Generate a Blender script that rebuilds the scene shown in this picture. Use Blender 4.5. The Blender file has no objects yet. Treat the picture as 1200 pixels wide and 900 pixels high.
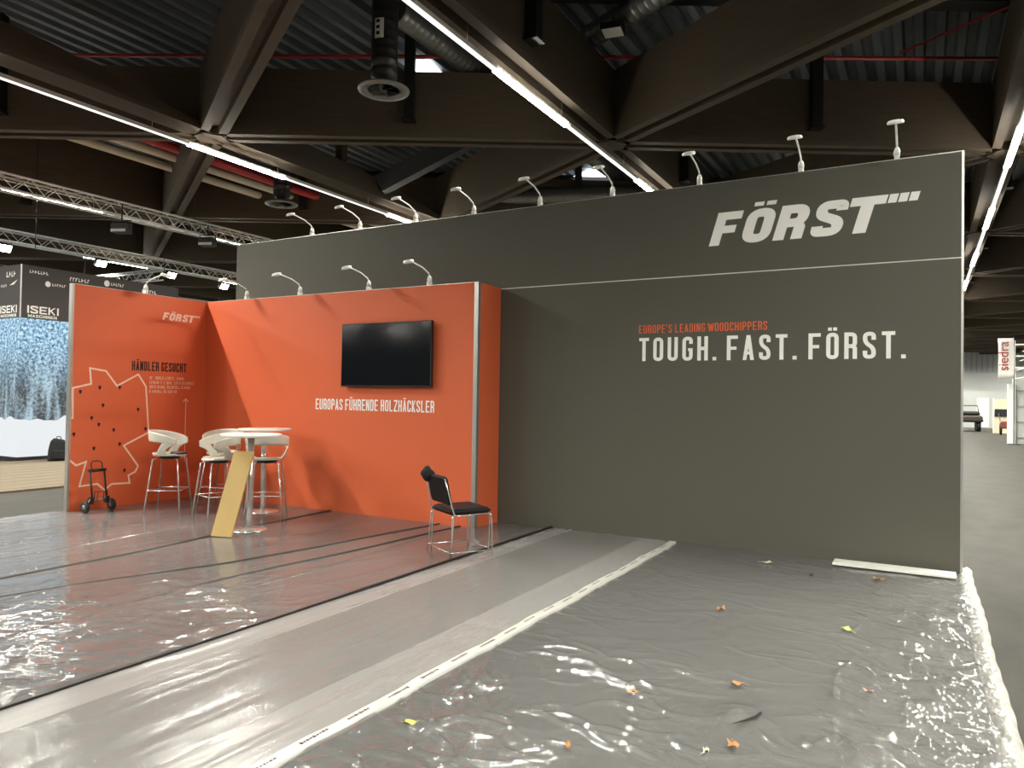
import bpy, math, random
import numpy as np
from mathutils import Vector, Matrix

# ------------------------------------------------------------------ camera
SC = bpy.context.scene
COL = SC.collection
R_ = math.radians
random.seed(7)

yaw, pitch, roll, fpx = R_(29.51257), R_(1.05195), R_(0.92880), 851.823
fw = Vector((-math.sin(yaw)*math.cos(pitch), math.cos(yaw)*math.cos(pitch), math.sin(pitch)))
rt = Vector((math.cos(yaw), math.sin(yaw), 0)); up = rt.cross(fw)
rt2 = rt*math.cos(roll) + up*math.sin(roll); up2 = up*math.cos(roll) - rt*math.sin(roll)
cam = bpy.data.cameras.new('camera'); cam_o = bpy.data.objects.new('camera', cam); COL.objects.link(cam_o)
cam.sensor_fit = 'HORIZONTAL'; cam.sensor_width = 36.0; cam.lens = 36.0*fpx/1200.0
cam.clip_start = 0.05; cam.clip_end = 400
M = Matrix((rt2, up2, -fw)).transposed().to_4x4(); M.translation = Vector((0, 0, 1.6))
cam_o.matrix_world = M
SC.camera = cam_o

# ------------------------------------------------------------------ world, exposure
W = bpy.data.worlds.new('world'); SC.world = W; W.use_nodes = True
W.node_tree.nodes['Background'].inputs[0].default_value = (0.9, 0.95, 1.0, 1)
W.node_tree.nodes['Background'].inputs[1].default_value = 0.05
SC.view_settings.view_transform = 'Standard'; SC.view_settings.look = 'None'
SC.view_settings.gamma = 1.0; SC.view_settings.use_curve_mapping = False
SC.view_settings.exposure = 0.0
LAMP_ON = 85.0       # lit LED modules
LAMP_W = 405.0        # watts of each lit module (narrow optic)
LAMP_DIM = 1.3      # dimmed modules between them
FLOOD = 60.0         # truss floodlights
SC.cycles.max_bounces = 7; SC.cycles.diffuse_bounces = 4; SC.cycles.glossy_bounces = 4
SC.cycles.transparent_max_bounces = 12; SC.cycles.sample_clamp_indirect = 6.0
SC.cycles.use_denoising = True
SC.cycles.caustics_reflective = False; SC.cycles.caustics_refractive = False

# ------------------------------------------------------------------ helpers
def s2l(c):
    return tuple(((v/255.0)/12.92 if v/255.0 <= 0.04045 else ((v/255.0+0.055)/1.055)**2.4) for v in c)

def N(nt, typ, **kw):
    n = nt.nodes.new(typ)
    for k, v in kw.items(): setattr(n, k, v)
    return n

def mat(name, col, rough=0.5, metal=0.0, var=0.12, scale=6.0, bump=0.0, bscale=60.0, stretch=(1, 1, 1), spec=0.5, coat=0.0):
    m = bpy.data.materials.new(name); m.use_nodes = True; nt = m.node_tree
    b = nt.nodes['Principled BSDF']
    b.inputs['Roughness'].default_value = rough; b.inputs['Metallic'].default_value = metal
    b.inputs['Specular IOR Level'].default_value = spec; b.inputs['Coat Weight'].default_value = coat
    tc = N(nt, 'ShaderNodeTexCoord'); mp = N(nt, 'ShaderNodeMapping'); mp.inputs['Scale'].default_value = stretch
    nt.links.new(tc.outputs['Object'], mp.inputs[0])
    no = N(nt, 'ShaderNodeTexNoise'); no.inputs['Scale'].default_value = scale; no.inputs['Detail'].default_value = 5
    nt.links.new(mp.outputs[0], no.inputs['Vector'])
    mx = N(nt, 'ShaderNodeMix', data_type='RGBA')
    c = tuple(col)
    mx.inputs['A'].default_value = tuple(max(0, v*(1-var)) for v in c)+(1,)
    mx.inputs['B'].default_value = tuple(min(1, v*(1+var)) for v in c)+(1,)
    nt.links.new(no.outputs['Fac'], mx.inputs['Factor']); nt.links.new(mx.outputs['Result'], b.inputs['Base Color'])
    if bump:
        n2 = N(nt, 'ShaderNodeTexNoise'); n2.inputs['Scale'].default_value = bscale; n2.inputs['Detail'].default_value = 4
        nt.links.new(mp.outputs[0], n2.inputs['Vector'])
        bp = N(nt, 'ShaderNodeBump'); bp.inputs['Strength'].default_value = bump; bp.inputs['Distance'].default_value = 0.01
        nt.links.new(n2.outputs['Fac'], bp.inputs['Height']); nt.links.new(bp.outputs[0], b.inputs['Normal'])
    return m

def emat(name, col, strength):
    m = bpy.data.materials.new(name); m.use_nodes = True; nt = m.node_tree
    b = nt.nodes['Principled BSDF']; b.inputs['Base Color'].default_value = (0.8, 0.8, 0.8, 1)
    b.inputs['Emission Color'].default_value = tuple(col)+(1,); b.inputs['Emission Strength'].default_value = strength
    return m

class MB:
    def __init__(s): s.v = []; s.f = []; s.smooth = set()
    def add(s, vs, fs, smooth=False):
        o = len(s.v); s.v += [tuple(v) for v in vs]
        for f in fs:
            if smooth: s.smooth.add(len(s.f))
            s.f.append(tuple(i+o for i in f))
        return s
    def box(s, x0, x1, y0, y1, z0, z1, M=None):
        vs = [(x, y, z) for z in (z0, z1) for y in (y0, y1) for x in (x0, x1)]
        if M is not None: vs = [tuple(M @ Vector(v)) for v in vs]
        return s.add(vs, [(0, 2, 3, 1), (4, 5, 7, 6), (0, 1, 5, 4), (2, 6, 7, 3), (0, 4, 6, 2), (1, 3, 7, 5)])
    def bevbox(s, x0, x1, y0, y1, z0, z1, b, M=None):
        # rounded-plan slab: rounded rectangle in xy, chamfered in z
        def ring(inset, z, r):
            pts = []
            for cx, cy, a0 in ((x1-inset-r, y1-inset-r, 0), (x0+inset+r, y1-inset-r, 90), (x0+inset+r, y0+inset+r, 180), (x1-inset-r, y0+inset+r, 270)):
                for k in range(5):
                    a = R_(a0+k*22.5); pts.append((cx+r*math.cos(a), cy+r*math.sin(a), z))
            return pts
        b2 = min(b, (z1-z0)*0.45)
        rings = [ring(b2, z0, b), ring(0, z0+b2, b), ring(0, z1-b2, b), ring(b2, z1, b)]
        n = 20; vs = [p for r in rings for p in r]
        if M is not None: vs = [tuple(M @ Vector(v)) for v in vs]
        fs = [tuple(range(n-1, -1, -1)), tuple(range(3*n, 4*n))]
        for k in range(3):
            for i in range(n):
                j = (i+1) % n; fs.append((k*n+i, k*n+j, (k+1)*n+j, (k+1)*n+i))
        return s.add(vs, fs)
    def tube(s, pts, r, n=8, closed=False, caps=True):
        pts = [Vector(p) for p in pts]; m = len(pts); vs = []; prev = None
        for i, p in enumerate(pts):
            if closed: t = (pts[(i+1) % m]-pts[i-1])
            else: t = pts[min(i+1, m-1)]-pts[max(i-1, 0)]
            t.normalize()
            if prev is None:
                a = Vector((0, 0, 1)) if abs(t.z) < 0.9 else Vector((1, 0, 0)); u = t.cross(a).normalized()
            else:
                u = (prev-t*prev.dot(t)).normalized()
            prev = u; w = t.cross(u)
            rr = r[i] if isinstance(r, (list, tuple)) else r
            vs += [tuple(p+(u*math.cos(2*math.pi*k/n)+w*math.sin(2*math.pi*k/n))*rr) for k in range(n)]
        fs = []
        for i in range(m if closed else m-1):
            a = i*n; b = ((i+1) % m)*n
            for k in range(n):
                l = (k+1) % n; fs.append((a+k, a+l, b+l, b+k))
        s.add(vs, fs, smooth=True)
        if caps and not closed:
            o = len(s.v)-m*n
            s.f.append(tuple(o+k for k in range(n-1, -1, -1))); s.f.append(tuple(o+(m-1)*n+k for k in range(n)))
        return s
    def lathe(s, prof, n=24, c=(0, 0), smooth=True, cap=True):
        vs = [(c[0]+r*math.cos(2*math.pi*k/n), c[1]+r*math.sin(2*math.pi*k/n), z) for r, z in prof for k in range(n)]
        fs = []
        for i in range(len(prof)-1):
            for k in range(n):
                l = (k+1) % n; fs.append((i*n+k, i*n+l, (i+1)*n+l, (i+1)*n+k))
        o = len(s.v); s.add(vs, fs, smooth)
        if cap:
            if prof[0][0] > 1e-4: s.f.append(tuple(o+k for k in range(n-1, -1, -1)))
            if prof[-1][0] > 1e-4: s.f.append(tuple(o+(len(prof)-1)*n+k for k in range(n)))
        return s
    def prism(s, poly, axis, a0, a1):
        # polygon (2D) extruded along axis 0/1/2 between a0 and a1
        def P(p, a):
            if axis == 0: return (a, p[0], p[1])
            if axis == 1: return (p[0], a, p[1])
            return (p[0], p[1], a)
        n = len(poly); vs = [P(p, a0) for p in poly]+[P(p, a1) for p in poly]
        fs = [tuple(range(n-1, -1, -1)), tuple(range(n, 2*n))]+[(i, (i+1) % n, n+(i+1) % n, n+i) for i in range(n)]
        return s.add(vs, fs)
    def mesh(s, name):
        me = bpy.data.meshes.new(name); me.from_pydata(s.v, [], s.f)
        if s.smooth:
            me.polygons.foreach_set('use_smooth', [i in s.smooth for i in range(len(s.f))])
        me.update(); return me
    def build(s, name, material, parent=None, loc=None):
        me = s.mesh(name); me.materials.append(material)
        return link(name, me, parent, loc)

def link(name, me, parent=None, loc=None):
    o = bpy.data.objects.new(name, me); COL.objects.link(o)
    if parent is not None: o.parent = parent
    if loc is not None: o.location = loc
    return o

def tag(o, label=None, cat=None, group=None, kind=None):
    if label: o['label'] = label
    if cat: o['category'] = cat
    if group: o['group'] = group
    if kind: o['kind'] = kind
    return o

def thing(name, loc=(0, 0, 0), rz=0.0, label=None, cat=None, group=None, kind=None):
    o = bpy.data.objects.new(name, None); COL.objects.link(o); o.location = loc; o.rotation_euler = (0, 0, rz)
    o.empty_display_size = 0.1
    return tag(o, label, cat, group, kind)

def dup(o, loc=None, rz=None, label=None, parent=None):
    c = o.copy(); COL.objects.link(c)
    if parent is not None: c.parent = parent
    if loc is not None: c.location = loc
    if rz is not None: c.rotation_euler = (0, 0, rz)
    if label: c['label'] = label
    for ch in list(o.children): dup(ch, parent=c)
    return c

# ------------------------------------------------------------------ lettering (monoline glyphs)
def fillet(pts, r, closed=False):
    out = []; n = len(pts)
    for i, p in enumerate(pts):
        if not closed and i in (0, n-1): out.append(p); continue
        a = pts[i-1]; b = pts[(i+1) % n]
        da = math.hypot(a[0]-p[0], a[1]-p[1]); db = math.hypot(b[0]-p[0], b[1]-p[1])
        rr = min(r, da*0.49, db*0.49)
        pa = (p[0]+(a[0]-p[0])*rr/da, p[1]+(a[1]-p[1])*rr/da); pb = (p[0]+(b[0]-p[0])*rr/db, p[1]+(b[1]-p[1])*rr/db)
        for k in range(6):
            t = k/5.0
            out.append(((1-t)**2*pa[0]+2*t*(1-t)*p[0]+t*t*pb[0], (1-t)**2*pa[1]+2*t*(1-t)*p[1]+t*t*pb[1]))
    return out

def ribbon(pts, t, closed=False):
    n = len(pts); L = []; Rr = []
    for i in range(n):
        p = pts[i]
        a = pts[i-1] if (closed or i > 0) else None
        b = pts[(i+1) % n] if (closed or i < n-1) else None
        def nrm(u, v):
            d = math.hypot(v[0]-u[0], v[1]-u[1]) or 1e-9
            return (-(v[1]-u[1])/d, (v[0]-u[0])/d)
        if a and b:
            n1 = nrm(a, p); n2 = nrm(p, b); mx, my = n1[0]+n2[0], n1[1]+n2[1]; d = math.hypot(mx, my) or 1e-9
            mx, my = mx/d, my/d; k = 1.0/max(0.5, mx*n1[0]+my*n1[1])
        else:
            mx, my = nrm(a, p) if a else nrm(p, b); k = 1.0
        L.append((p[0]+mx*k*t/2, p[1]+my*k*t/2)); Rr.append((p[0]-mx*k*t/2, p[1]-my*k*t/2))
    fs = []
    for i in range(n if closed else n-1):
        j = (i+1) % n; fs.append([L[i], Rr[i], Rr[j], L[j]])
    return fs

def glyph(ch, w, t):
    """list of 2D polygons for one capital of height 1 and its width"""
    P = []; l = t/2; r = w-t/2; T = 1-t/2; B = t/2; rad = min(0.24, w*0.55); md = 0.5
    def st(pts, rr=0, closed=False): P.extend(ribbon(fillet(pts, rr, closed) if rr else pts, t, closed))
    def bar(x0, x1, y0, y1): P.append([(x0, y0), (x1, y0), (x1, y1), (x0, y1)])
    base = {'Ä': 'A', 'Ö': 'O', 'Ü': 'U'}.get(ch, ch)
    if base == 'O': st([(l, B), (r, B), (r, T), (l, T)], rad, True)
    elif base == 'U': st([(l, 1), (l, B), (r, B), (r, 1)], rad)
    elif base == 'C': st([(r, 0.66), (r, T), (l, T), (l, B), (r, B), (r, 0.34)], rad)
    elif base == 'G': st([(r, 0.70), (r, T), (l, T), (l, B), (r, B), (r, 0.46)], rad); bar(w*0.55, w, 0.46-t*0.4, 0.46+t*0.4)
    elif base == 'S': st([(r, 0.70), (r, T), (l, T), (l, 0.60), (r, 0.40), (r, B), (l, B), (l, 0.30)], rad*0.9)
    elif base == 'D': bar(0, t, 0, 1); st([(l, T), (r, T), (r, B), (l, B)], rad)
    elif base == 'P': bar(0, t, 0, 1); st([(l, T), (r, T), (r, 0.46), (l, 0.46)], rad)
    elif base == 'R':
        bar(0, t, 0, 1); st([(l, T), (r, T), (r, 0.48), (l, 0.48)], rad*0.8)
        if t > 0.2: P.append([(w-t*1.05, 0), (w-t*0.05, 0), (w-t*0.05, 0.36), (w-t*0.3, 0.47), (w-t*1.05, 0.47)])
        else: st([(w*0.55, 0.48), (r, 0.44), (r, 0)], rad*0.4)
    elif base == 'B': bar(0, t, 0, 1); st([(l, T), (r, T), (r, 0.52), (l, 0.52)], rad*0.8); st([(l, 0.52), (r, 0.52), (r, B), (l, B)], rad*0.8)
    elif base == 'E': bar(0, t, 0, 1); bar(t, w, 1-t*0.95, 1); bar(t, w*0.9, md-t*0.4, md+t*0.45); bar(t, w, 0, t*0.95)
    elif base == 'F': bar(0, t, 0, 1); bar(t, w, 1-t*0.95, 1); bar(t, w*0.88, md-t*0.55, md+t*0.35)
    elif base == 'L': bar(0, t, 0, 1); bar(t, w*0.92, 0, t*0.95)
    elif base == 'H': bar(0, t, 0, 1); bar(w-t, w, 0, 1); bar(t, w-t, md-t/2, md+t/2)
    elif base == 'I': bar(0, t, 0, 1); return P, t
    elif base == 'T': bar(0, w, 1-t*0.95, 1); bar(w/2-t/2, w/2+t/2, 0, 1-t*0.95)
    elif base == 'N':
        bar(0, t, 0, 1); bar(w-t, w, 0, 1); P.append([(0, 1), (w-t, 0), (w, 0), (t, 1)])
    elif base == 'M':
        w2 = w*1.25; bar(0, t, 0, 1); bar(w2-t, w2, 0, 1); P.append([(0, 1), (w2/2-t/2, 0.1), (w2/2+t/2, 0.1), (t, 1)]); P.append([(w2-t, 1), (w2/2-t/2, 0.1), (w2/2+t/2, 0.1), (w2, 1)]); return P, w2
    elif base == 'W':
        w2 = w*1.4; q = [(0, 1), (w2*0.27, 0), (w2*0.5, 0.9), (w2*0.73, 0), (w2, 1)]; h = t*0.52
        for i in range(4): P.append([(q[i][0]-h, q[i][1]), (q[i+1][0]-h, q[i+1][1]), (q[i+1][0]+h, q[i+1][1]), (q[i][0]+h, q[i][1])])
        return P, w2
    elif base == 'A':
        P.append([(0, 0), (t*0.95, 0), (w/2+t*0.5, 1), (w/2-t*0.5, 1)]); P.append([(w, 0), (w-t*0.95, 0), (w/2-t*0.5, 1), (w/2+t*0.5, 1)])
        bar(w*0.22, w*0.78, 0.22, 0.22+t*0.8)
    elif base == 'K':
        bar(0, t, 0, 1); P.append([(t*0.8, 0.36), (t*0.8, 0.60), (w-t*0.9, 1), (w, 1)]); P.append([(w*0.42, 0.62), (w*0.28, 0.46), (w-t, 0), (w, 0)])
    elif base == 'Z': bar(0, w, 1-t*0.95, 1); bar(0, w, 0, t*0.95); P.append([(0, t*0.9), (t, t*0.9), (w, 1-t*0.9), (w-t, 1-t*0.9)])
    elif base == '.': bar(0, t, 0, t); return P, t
    elif base == "'": P.append([(t*0.2, 0.68), (t*0.7, 0.68), (t, 1), (0, 1)]); return P, t
    elif base == '|': bar(0, t*0.8, 0.1, 0.9); return P, t*0.8
    if ch in 'ÄÖÜ':
        bar(w*0.5-t*1.05, w*0.5-t*0.15, 1.08, 1.08+t*0.85); bar(w*0.5+t*0.15, w*0.5+t*1.05, 1.08, 1.08+t*0.85)
    return P, w

def text_polys(s, w=0.40, t=0.145, gap=0.09, space=0.2, fit=None, h=1.0, shear=0.0):
    x = 0; out = []
    for ch in s:
        if ch == ' ': x += space; continue
        P, a = glyph(ch, w, t)
        out += [[(px+x, py) for px, py in q] for q in P]; x += a+gap
    x -= gap; sx = (fit/x) if fit else h
    return [[(px*sx+py*h*shear, py*h) for px, py in q] for q in out]

def put_text(polys, name, material, parent, origin, xdir, zdir, off=(0, 0, 0)):
    mb = MB(); o = Vector(origin)+Vector(off); xd = Vector(xdir); zd = Vector(zdir)
    nv = xd.cross(zd).normalized()*(1 if abs(xd.x) > 0.5 else 1)
    for k, q in enumerate(polys):
        mb.add([tuple(o+xd*p[0]+zd*p[1]+nv*(0.0002*(k % 6))) for p in q], [tuple(range(len(q)))])
    return mb.build(name, material, parent)

# ------------------------------------------------------------------ materials
m_beam = mat('glulam_dark', s2l((74, 62, 48)), 0.75, var=0.35, scale=2.2, stretch=(1, 1, 9), bump=0.2, bscale=14)
m_steel = mat('black_steel', s2l((24, 24, 25)), 0.5, 0.2)
m_deck = mat('roof_sheet', s2l((92, 98, 104)), 0.5, 0.2, var=0.2, scale=1.5)
m_concrete = mat('hall_concrete', s2l((62, 61, 56)), 0.55, var=0.5, scale=1.6, stretch=(1.6, 0.7, 1), bump=0.5, bscale=3.5, spec=0.05)
m_alu = mat('aluminium', s2l((205, 205, 202)), 0.32, 0.85, var=0.06)
m_truss = mat('truss_aluminium', s2l((228, 228, 224)), 0.35, 0.35, var=0.05)
m_white = mat('white_paint', s2l((236, 236, 230)), 0.45, var=0.04)
m_chrome = mat('chrome', s2l((232, 232, 230)), 0.2, 0.8, var=0.03)
m_blackp = mat('black_plastic', s2l((26, 26, 27)), 0.45, var=0.15)
m_dark = mat('charcoal_panel', s2l((84, 83, 73)), 0.62, var=0.05, scale=1.3)
m_orange = mat('orange_panel', s2l((220, 104, 62)), 0.60, var=0.04, scale=1.3)
m_lamp = emat('led_on', (1.0, 0.965, 0.86), LAMP_ON)
m_dim = emat('led_dim', (1.0, 0.98, 0.93), LAMP_DIM)
m_flood = emat('flood_face', (1.0, 0.96, 0.85), FLOOD)
m_duct = mat('spiral_duct', s2l((128, 128, 124)), 0.38, 0.7, var=0.1, scale=3)
m_ductb = mat('dark_spiral_duct', s2l((52, 52, 51)), 0.42, 0.6, var=0.15, scale=3)
m_red = mat('red_pipe', s2l((172, 46, 48)), 0.4)
m_beige = mat('beige_pipe', s2l((205, 196, 176)), 0.45)
m_vinyl = mat('white_vinyl', s2l((252, 252, 248)), 0.5, var=0.02)
m_vinylb = mat('black_vinyl', s2l((28, 20, 18)), 0.5, var=0.02)
m_vinylo = mat('orange_vinyl', s2l((232, 104, 56)), 0.5, var=0.02)
m_vinylp = mat('pale_vinyl', s2l((248, 214, 190)), 0.5, var=0.02)
m_carpet = mat('carpet_grey', s2l((84, 84, 79)), 0.95, var=0.15, scale=60, bump=0.4, bscale=300)
m_carpetl = mat('carpet_taupe', s2l((98, 86, 79)), 0.95, var=0.15, scale=60, bump=0.4, bscale=300)
m_stool = mat('white_shell', s2l((214, 210, 196)), 0.35, var=0.03)
m_table = mat('white_laminate', s2l((240, 236, 226)), 0.4, var=0.02)
m_board = mat('yellow_board', s2l((184, 154, 90)), 0.6, var=0.10, scale=3, stretch=(1, 1, 0.3))
m_leather = mat('black_leather', s2l((14, 13, 14)), 0.5, spec=0.2, var=0.2, bump=0.15, bscale=120)
m_fabric = mat('black_cloth', s2l((22, 22, 25)), 0.9, var=0.3, bump=0.3, bscale=90)

# ------------------------------------------------------------------ setting: floor, ceiling, walls
mb = MB(); mb.box(-60, 40, -28, 80, -0.2, 0.0)
tag(mb.build('floor', m_concrete), kind='structure')

BZ, BH, BW = 6.27, 1.2, 0.46      # beam underside, depth, width
GX, GY, GS = -5.05, 12.45, 6.35   # grid node, x pitch
SY = GS/math.cos(R_(30))          # node pitch along y
ceil_ = thing('ceiling', (0, 0, 0), kind='structure')
# corrugated deck running along y
mb = MB(); vs = []; fs = []; k = 0; x = -60.0; zt, zb = 8.42, 8.30
prof = []
while x < 40: prof += [(x, zb), (x+0.13, zb), (x+0.17, zt), (x+0.30, zt)]; x += 0.34
for px, pz in prof: vs += [(px, -28, pz), (px, 80, pz)]
for i in range(len(prof)-1): fs.append((2*i, 2*i+1, 2*i+3, 2*i+2))
mb.add(vs, fs); mb.build('roof_deck', m_deck, ceil_)
mb = MB(); mb.box(-60, 40, -28, 80, 8.46, 8.6); mb.build('roof_slab', m_steel, ceil_)

U = Vector((math.cos(R_(30)), math.sin(R_(30)), 0)); V3 = Vector((-math.cos(R_(30)), math.sin(R_(30)), 0))
def twin_beam(p, d, length, z0=BZ, h=BH):
    """twin glulam beam: two planks with a slot, a clamped steel strip in the slot"""
    d = Vector(d); n = Vector((-d.y, d.x, 0)); a = Vector(p)
    m = MB()
    Mx = Matrix((d, n, Vector((0, 0, 1)))).transposed().to_4x4(); Mx.translation = Vector((a.x, a.y, 0))
    for s in (-1, 1):
        y0, y1 = (0.08, BW/2) if s > 0 else (-BW/2, -0.08)
        m.box(0, length, y0, y1, z0, z0+h, Mx)
    m.box(0, length, -0.08, 0.08, z0+0.14, z0+h-0.05, Mx)
    return m.build('timber_beam', m_beam, ceil_)
# crosswise rows (parallel to U)
def hgt(j): return j
for j in range(-3, 9):
    y0 = GY+SY*j; p = Vector((GX, y0, 0))-U*30.0
    L = 62.0
    twin_beam(p, U, L)
# third direction
for j in range(-3, 14):
    p = Vector((GX, GY+SY*j, 0))
    a = p-V3*34.0; L = 74.0
    # clip to the hall
    twin_beam(a, V3, L)
# beams along y; the one at x=-11.4 is a shallow haunched chord with a post at every midspan
for i in range(-6, 4):
    x = GX+GS*i
    if i == -1: continue
    twin_beam((x, -27, 0), (0, 1, 0), 106.0)
for j in range(-2, 8):
    ya = GY-GS*0.5774+SY*(j-1); yb = ya+SY
    m = MB(); n = 8
    prof_ = [(ya, BZ)] + [(yb, BZ)] + [(yb, BZ+0.07), (yb-0.4*SY, BZ+0.42), (ya+0.05*SY, BZ+0.62), (ya, BZ+0.62)]
    m.prism(prof_, 0, GX-GS-BW/2, GX-GS+BW/2)
    m.build('timber_beam', m_beam, ceil_)
    m = MB(); yc = ya+0.46*SY; m.box(GX-GS-0.06, GX-GS+0.13, yc-0.09, yc+0.09, BZ+0.4, 8.3); m.build('post', m_beam, ceil_)
# steel hanger posts on the beam faces at midspan
post = MB(); post.box(-0.09, 0.09, -0.09, 0.09, 6.55, 8.3); post.box(-0.12, 0.12, -0.12, 0.12, 6.52, 6.55); pme = post.mesh('post'); pme.materials.append(m_steel)
for i in range(-3, 3):
    for j in range(-1, 3):
        c = Vector((GX+GS*(i+0.5), GY+GS*0.57735*(i+0.5)+SY*j, 0)); nrm = Vector((U.y, -U.x, 0))
        o = link('post', pme, ceil_, c+nrm*(BW/2+0.10)); o.rotation_euler = (0, 0, R_(30))
for i in (0, 1):
    for j in range(-1, 4):
        o = link('post', pme, ceil_, (GX+GS*i+BW/2+0.10, GY+GS*0.57735*i+SY*(j-0.5), 0))
nj = MB(); nj.lathe([(0.30, BZ-0.02), (0.30, BZ+1.15)], 6, smooth=False); nme = nj.mesh('node_joint'); nme.materials.append(m_beam)
for i in range(-4, 3):
    for j in range(-2, 5):
        if i == -1: continue
        link('node_joint', nme, ceil_, (GX+GS*i, GY+GS*0.57735*i+SY*j, 0))
nj = MB(); nj.lathe([(0.30, BZ-0.02), (0.30, BZ+0.10)], 6, smooth=False); nme = nj.mesh('node_joint'); nme.materials.append(m_beam)
for j in range(-2, 6): link('node_joint', nme, ceil_, (GX-GS, GY-GS*0.57735+SY*j, 0))
# purlins above the beams, parallel to the crosswise rows
for k in range(-12, 28):
    if k % 3 == 0: continue
    p = Vector((GX, GY+SY*k/3.0, 0))-U*30
    Mx = Matrix((U, Vector((-U.y, U.x, 0)), Vector((0, 0, 1)))).transposed().to_4x4(); Mx.translation = p
    mb = MB(); mb.box(0, 62, -0.09, 0.09, 7.86, 8.30, Mx); mb.box(0, 62, -0.16, 0.16, 7.83, 7.86, Mx); mb.build('purlin', m_steel, ceil_)
# sloping rafter seen above the shallow chord
mb = MB()
a = Vector((-2.222*5.0, 2.667*5.0, 6.6)); b = Vector((-1.565*6.0, 2.36*6.0, 7.6)); d = (b-a).normalized(); a = a-d*0.1; b = b+d*1.2
sd = d.cross(Vector((0, 0, 1))).normalized(); uq = sd.cross(d)
mb.add([tuple(p+sd*s*0.17+uq*t*0.2) for p in (a, b) for s in (-1, 1) for t in (-1, 1)], [(0, 1, 3, 2), (4, 6, 7, 5), (0, 4, 5, 1), (2, 3, 7, 6), (0, 2, 6, 4), (1, 5, 7, 3)])
mb.build('rafter', mat('rafter_grey', s2l((70, 72, 76)), 0.7), ceil_)
# skylights (daylit panes in the roof)
m_sky = emat('skylight_pane', (0.93, 0.97, 1.0), 5.0)
def kpt(kx, ky, h): return (kx*h, ky*h, 1.6+h)
mb = MB(); h = 6.66
mb.add([kpt(*p, h) for p in ((-1.336, 1.71), (-1.282, 1.738), (-1.299, 1.825), (-1.389, 1.779))], [(0, 1, 2, 3)])
mb.build('skylight', m_sky, ceil_)
mb = MB()
mb.add([kpt(*p, h) for p in ((-1.483, 3.033), (-1.273, 2.897), (-1.133, 2.994), (-1.165, 3.19))], [(0, 1, 2, 3)])
mb.build('skylight', m_sky, ceil_)

m_hallw = mat('hall_wall_dark', s2l((40, 37, 34)), 0.8, var=0.2, scale=0.6)
m_hallb = mat('hall_wall_white', s2l((186, 190, 188)), 0.7, var=0.05, scale=0.6)
mb = MB(); mb.box(-60.3, -60, -28, 80, 0, 8.6); tag(mb.build('wall_left', m_hallw), kind='structure')
mb = MB(); mb.box(40, 40.3, -28, 80, 0, 8.6); tag(mb.build('wall_right', m_hallw), kind='structure')
mb = MB(); mb.box(-60, 40, -28.3, -28, 0, 8.6); tag(mb.build('wall_front', m_hallw), kind='structure')
wb = MB(); wb.box(-60, 40, 80, 80.3, 0, 8.6); wbo = tag(wb.build('wall_back', m_hallb), kind='structure')
rib = MB(); rib.box(-0.06, 0.06, -0.1, 0, 4.6, 8.3); rme = rib.mesh('rib'); rme.materials.append(mat('rib_grey', s2l((160, 166, 170)), 0.6))
for k in range(26): link('rib', rme, wbo, (2.2+k*0.42, 80, 0))

# ------------------------------------------------------------------ LED light lines
ledm = MB(); ledm.box(-0.05, 0.05, 0, 2.25, -0.018, 0.0); led_me = ledm.mesh('lamp'); led_me.materials.append(m_lamp)
LZ = 6.0
lab = {-2: 'white LED light line far left, passing behind the upper lattice truss',
       -1: 'long white LED light line crossing above the orange stand walls from top left',
       0: 'white LED light line descending from top centre to the charcoal wall top',
       1: 'white LED light line over the hall aisle right of the charcoal wall',
       -3: 'distant white LED light line behind the lower lattice truss at far left'}
for i in range(-5, 4):
    x = 1.32+GS*(i-1)
    t = thing('light_line', (x, 0, LZ), label=lab.get(i, 'white LED light line over the hall %s' % {2: 'first bay right of the aisle line', 3: 'second bay right of the aisle line', -4: 'first bay left of the distant far-left line', -5: 'second bay left of the distant far-left line'}.get(i)), cat='light', group='LED light lines under the roof beams')
    ya, yb = -24.0, 76.0
    mb = MB(); mb.box(-0.04, 0.04, ya, yb, 0.0, 0.06); mb.build('trunking', m_white, t)
    mb = MB(); mb.box(-0.036, 0.036, ya, yb, -0.008, 0.0); mb.build('diffuser', m_dim, t)
    n = 0
    for k in range(-6, 13):
        if i == 0 and k in (-1, -2): continue      # these modules are out, as the light on the walls suggests
        link('lamp', led_me, t, (0, 8.3+5.5*k, 0))
        ld = bpy.data.lights.new('lamp_light', 'AREA'); ld.shape = 'RECTANGLE'; ld.size = 0.09; ld.size_y = 2.2; ld.spread = R_(160); ld.energy = LAMP_W*(0.4 if (i, k) == (1, -1) else 1.0); ld.color = (1.0, 0.965, 0.86)
        lo = bpy.data.objects.new('lamp_light', ld); COL.objects.link(lo); lo.parent = t; lo.location = (0, 8.3+5.5*k+1.125, -0.022)
    hg = MB(); hg.tube([(0, 0, 0.05), (0, 0, 0.30)], 0.006, 5); hme = hg.mesh('hanger'); hme.materials.append(m_alu)
    for k in range(-6, 18): link('hanger', hme, t, (0, 7.6+2.75*k, 0))

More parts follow.
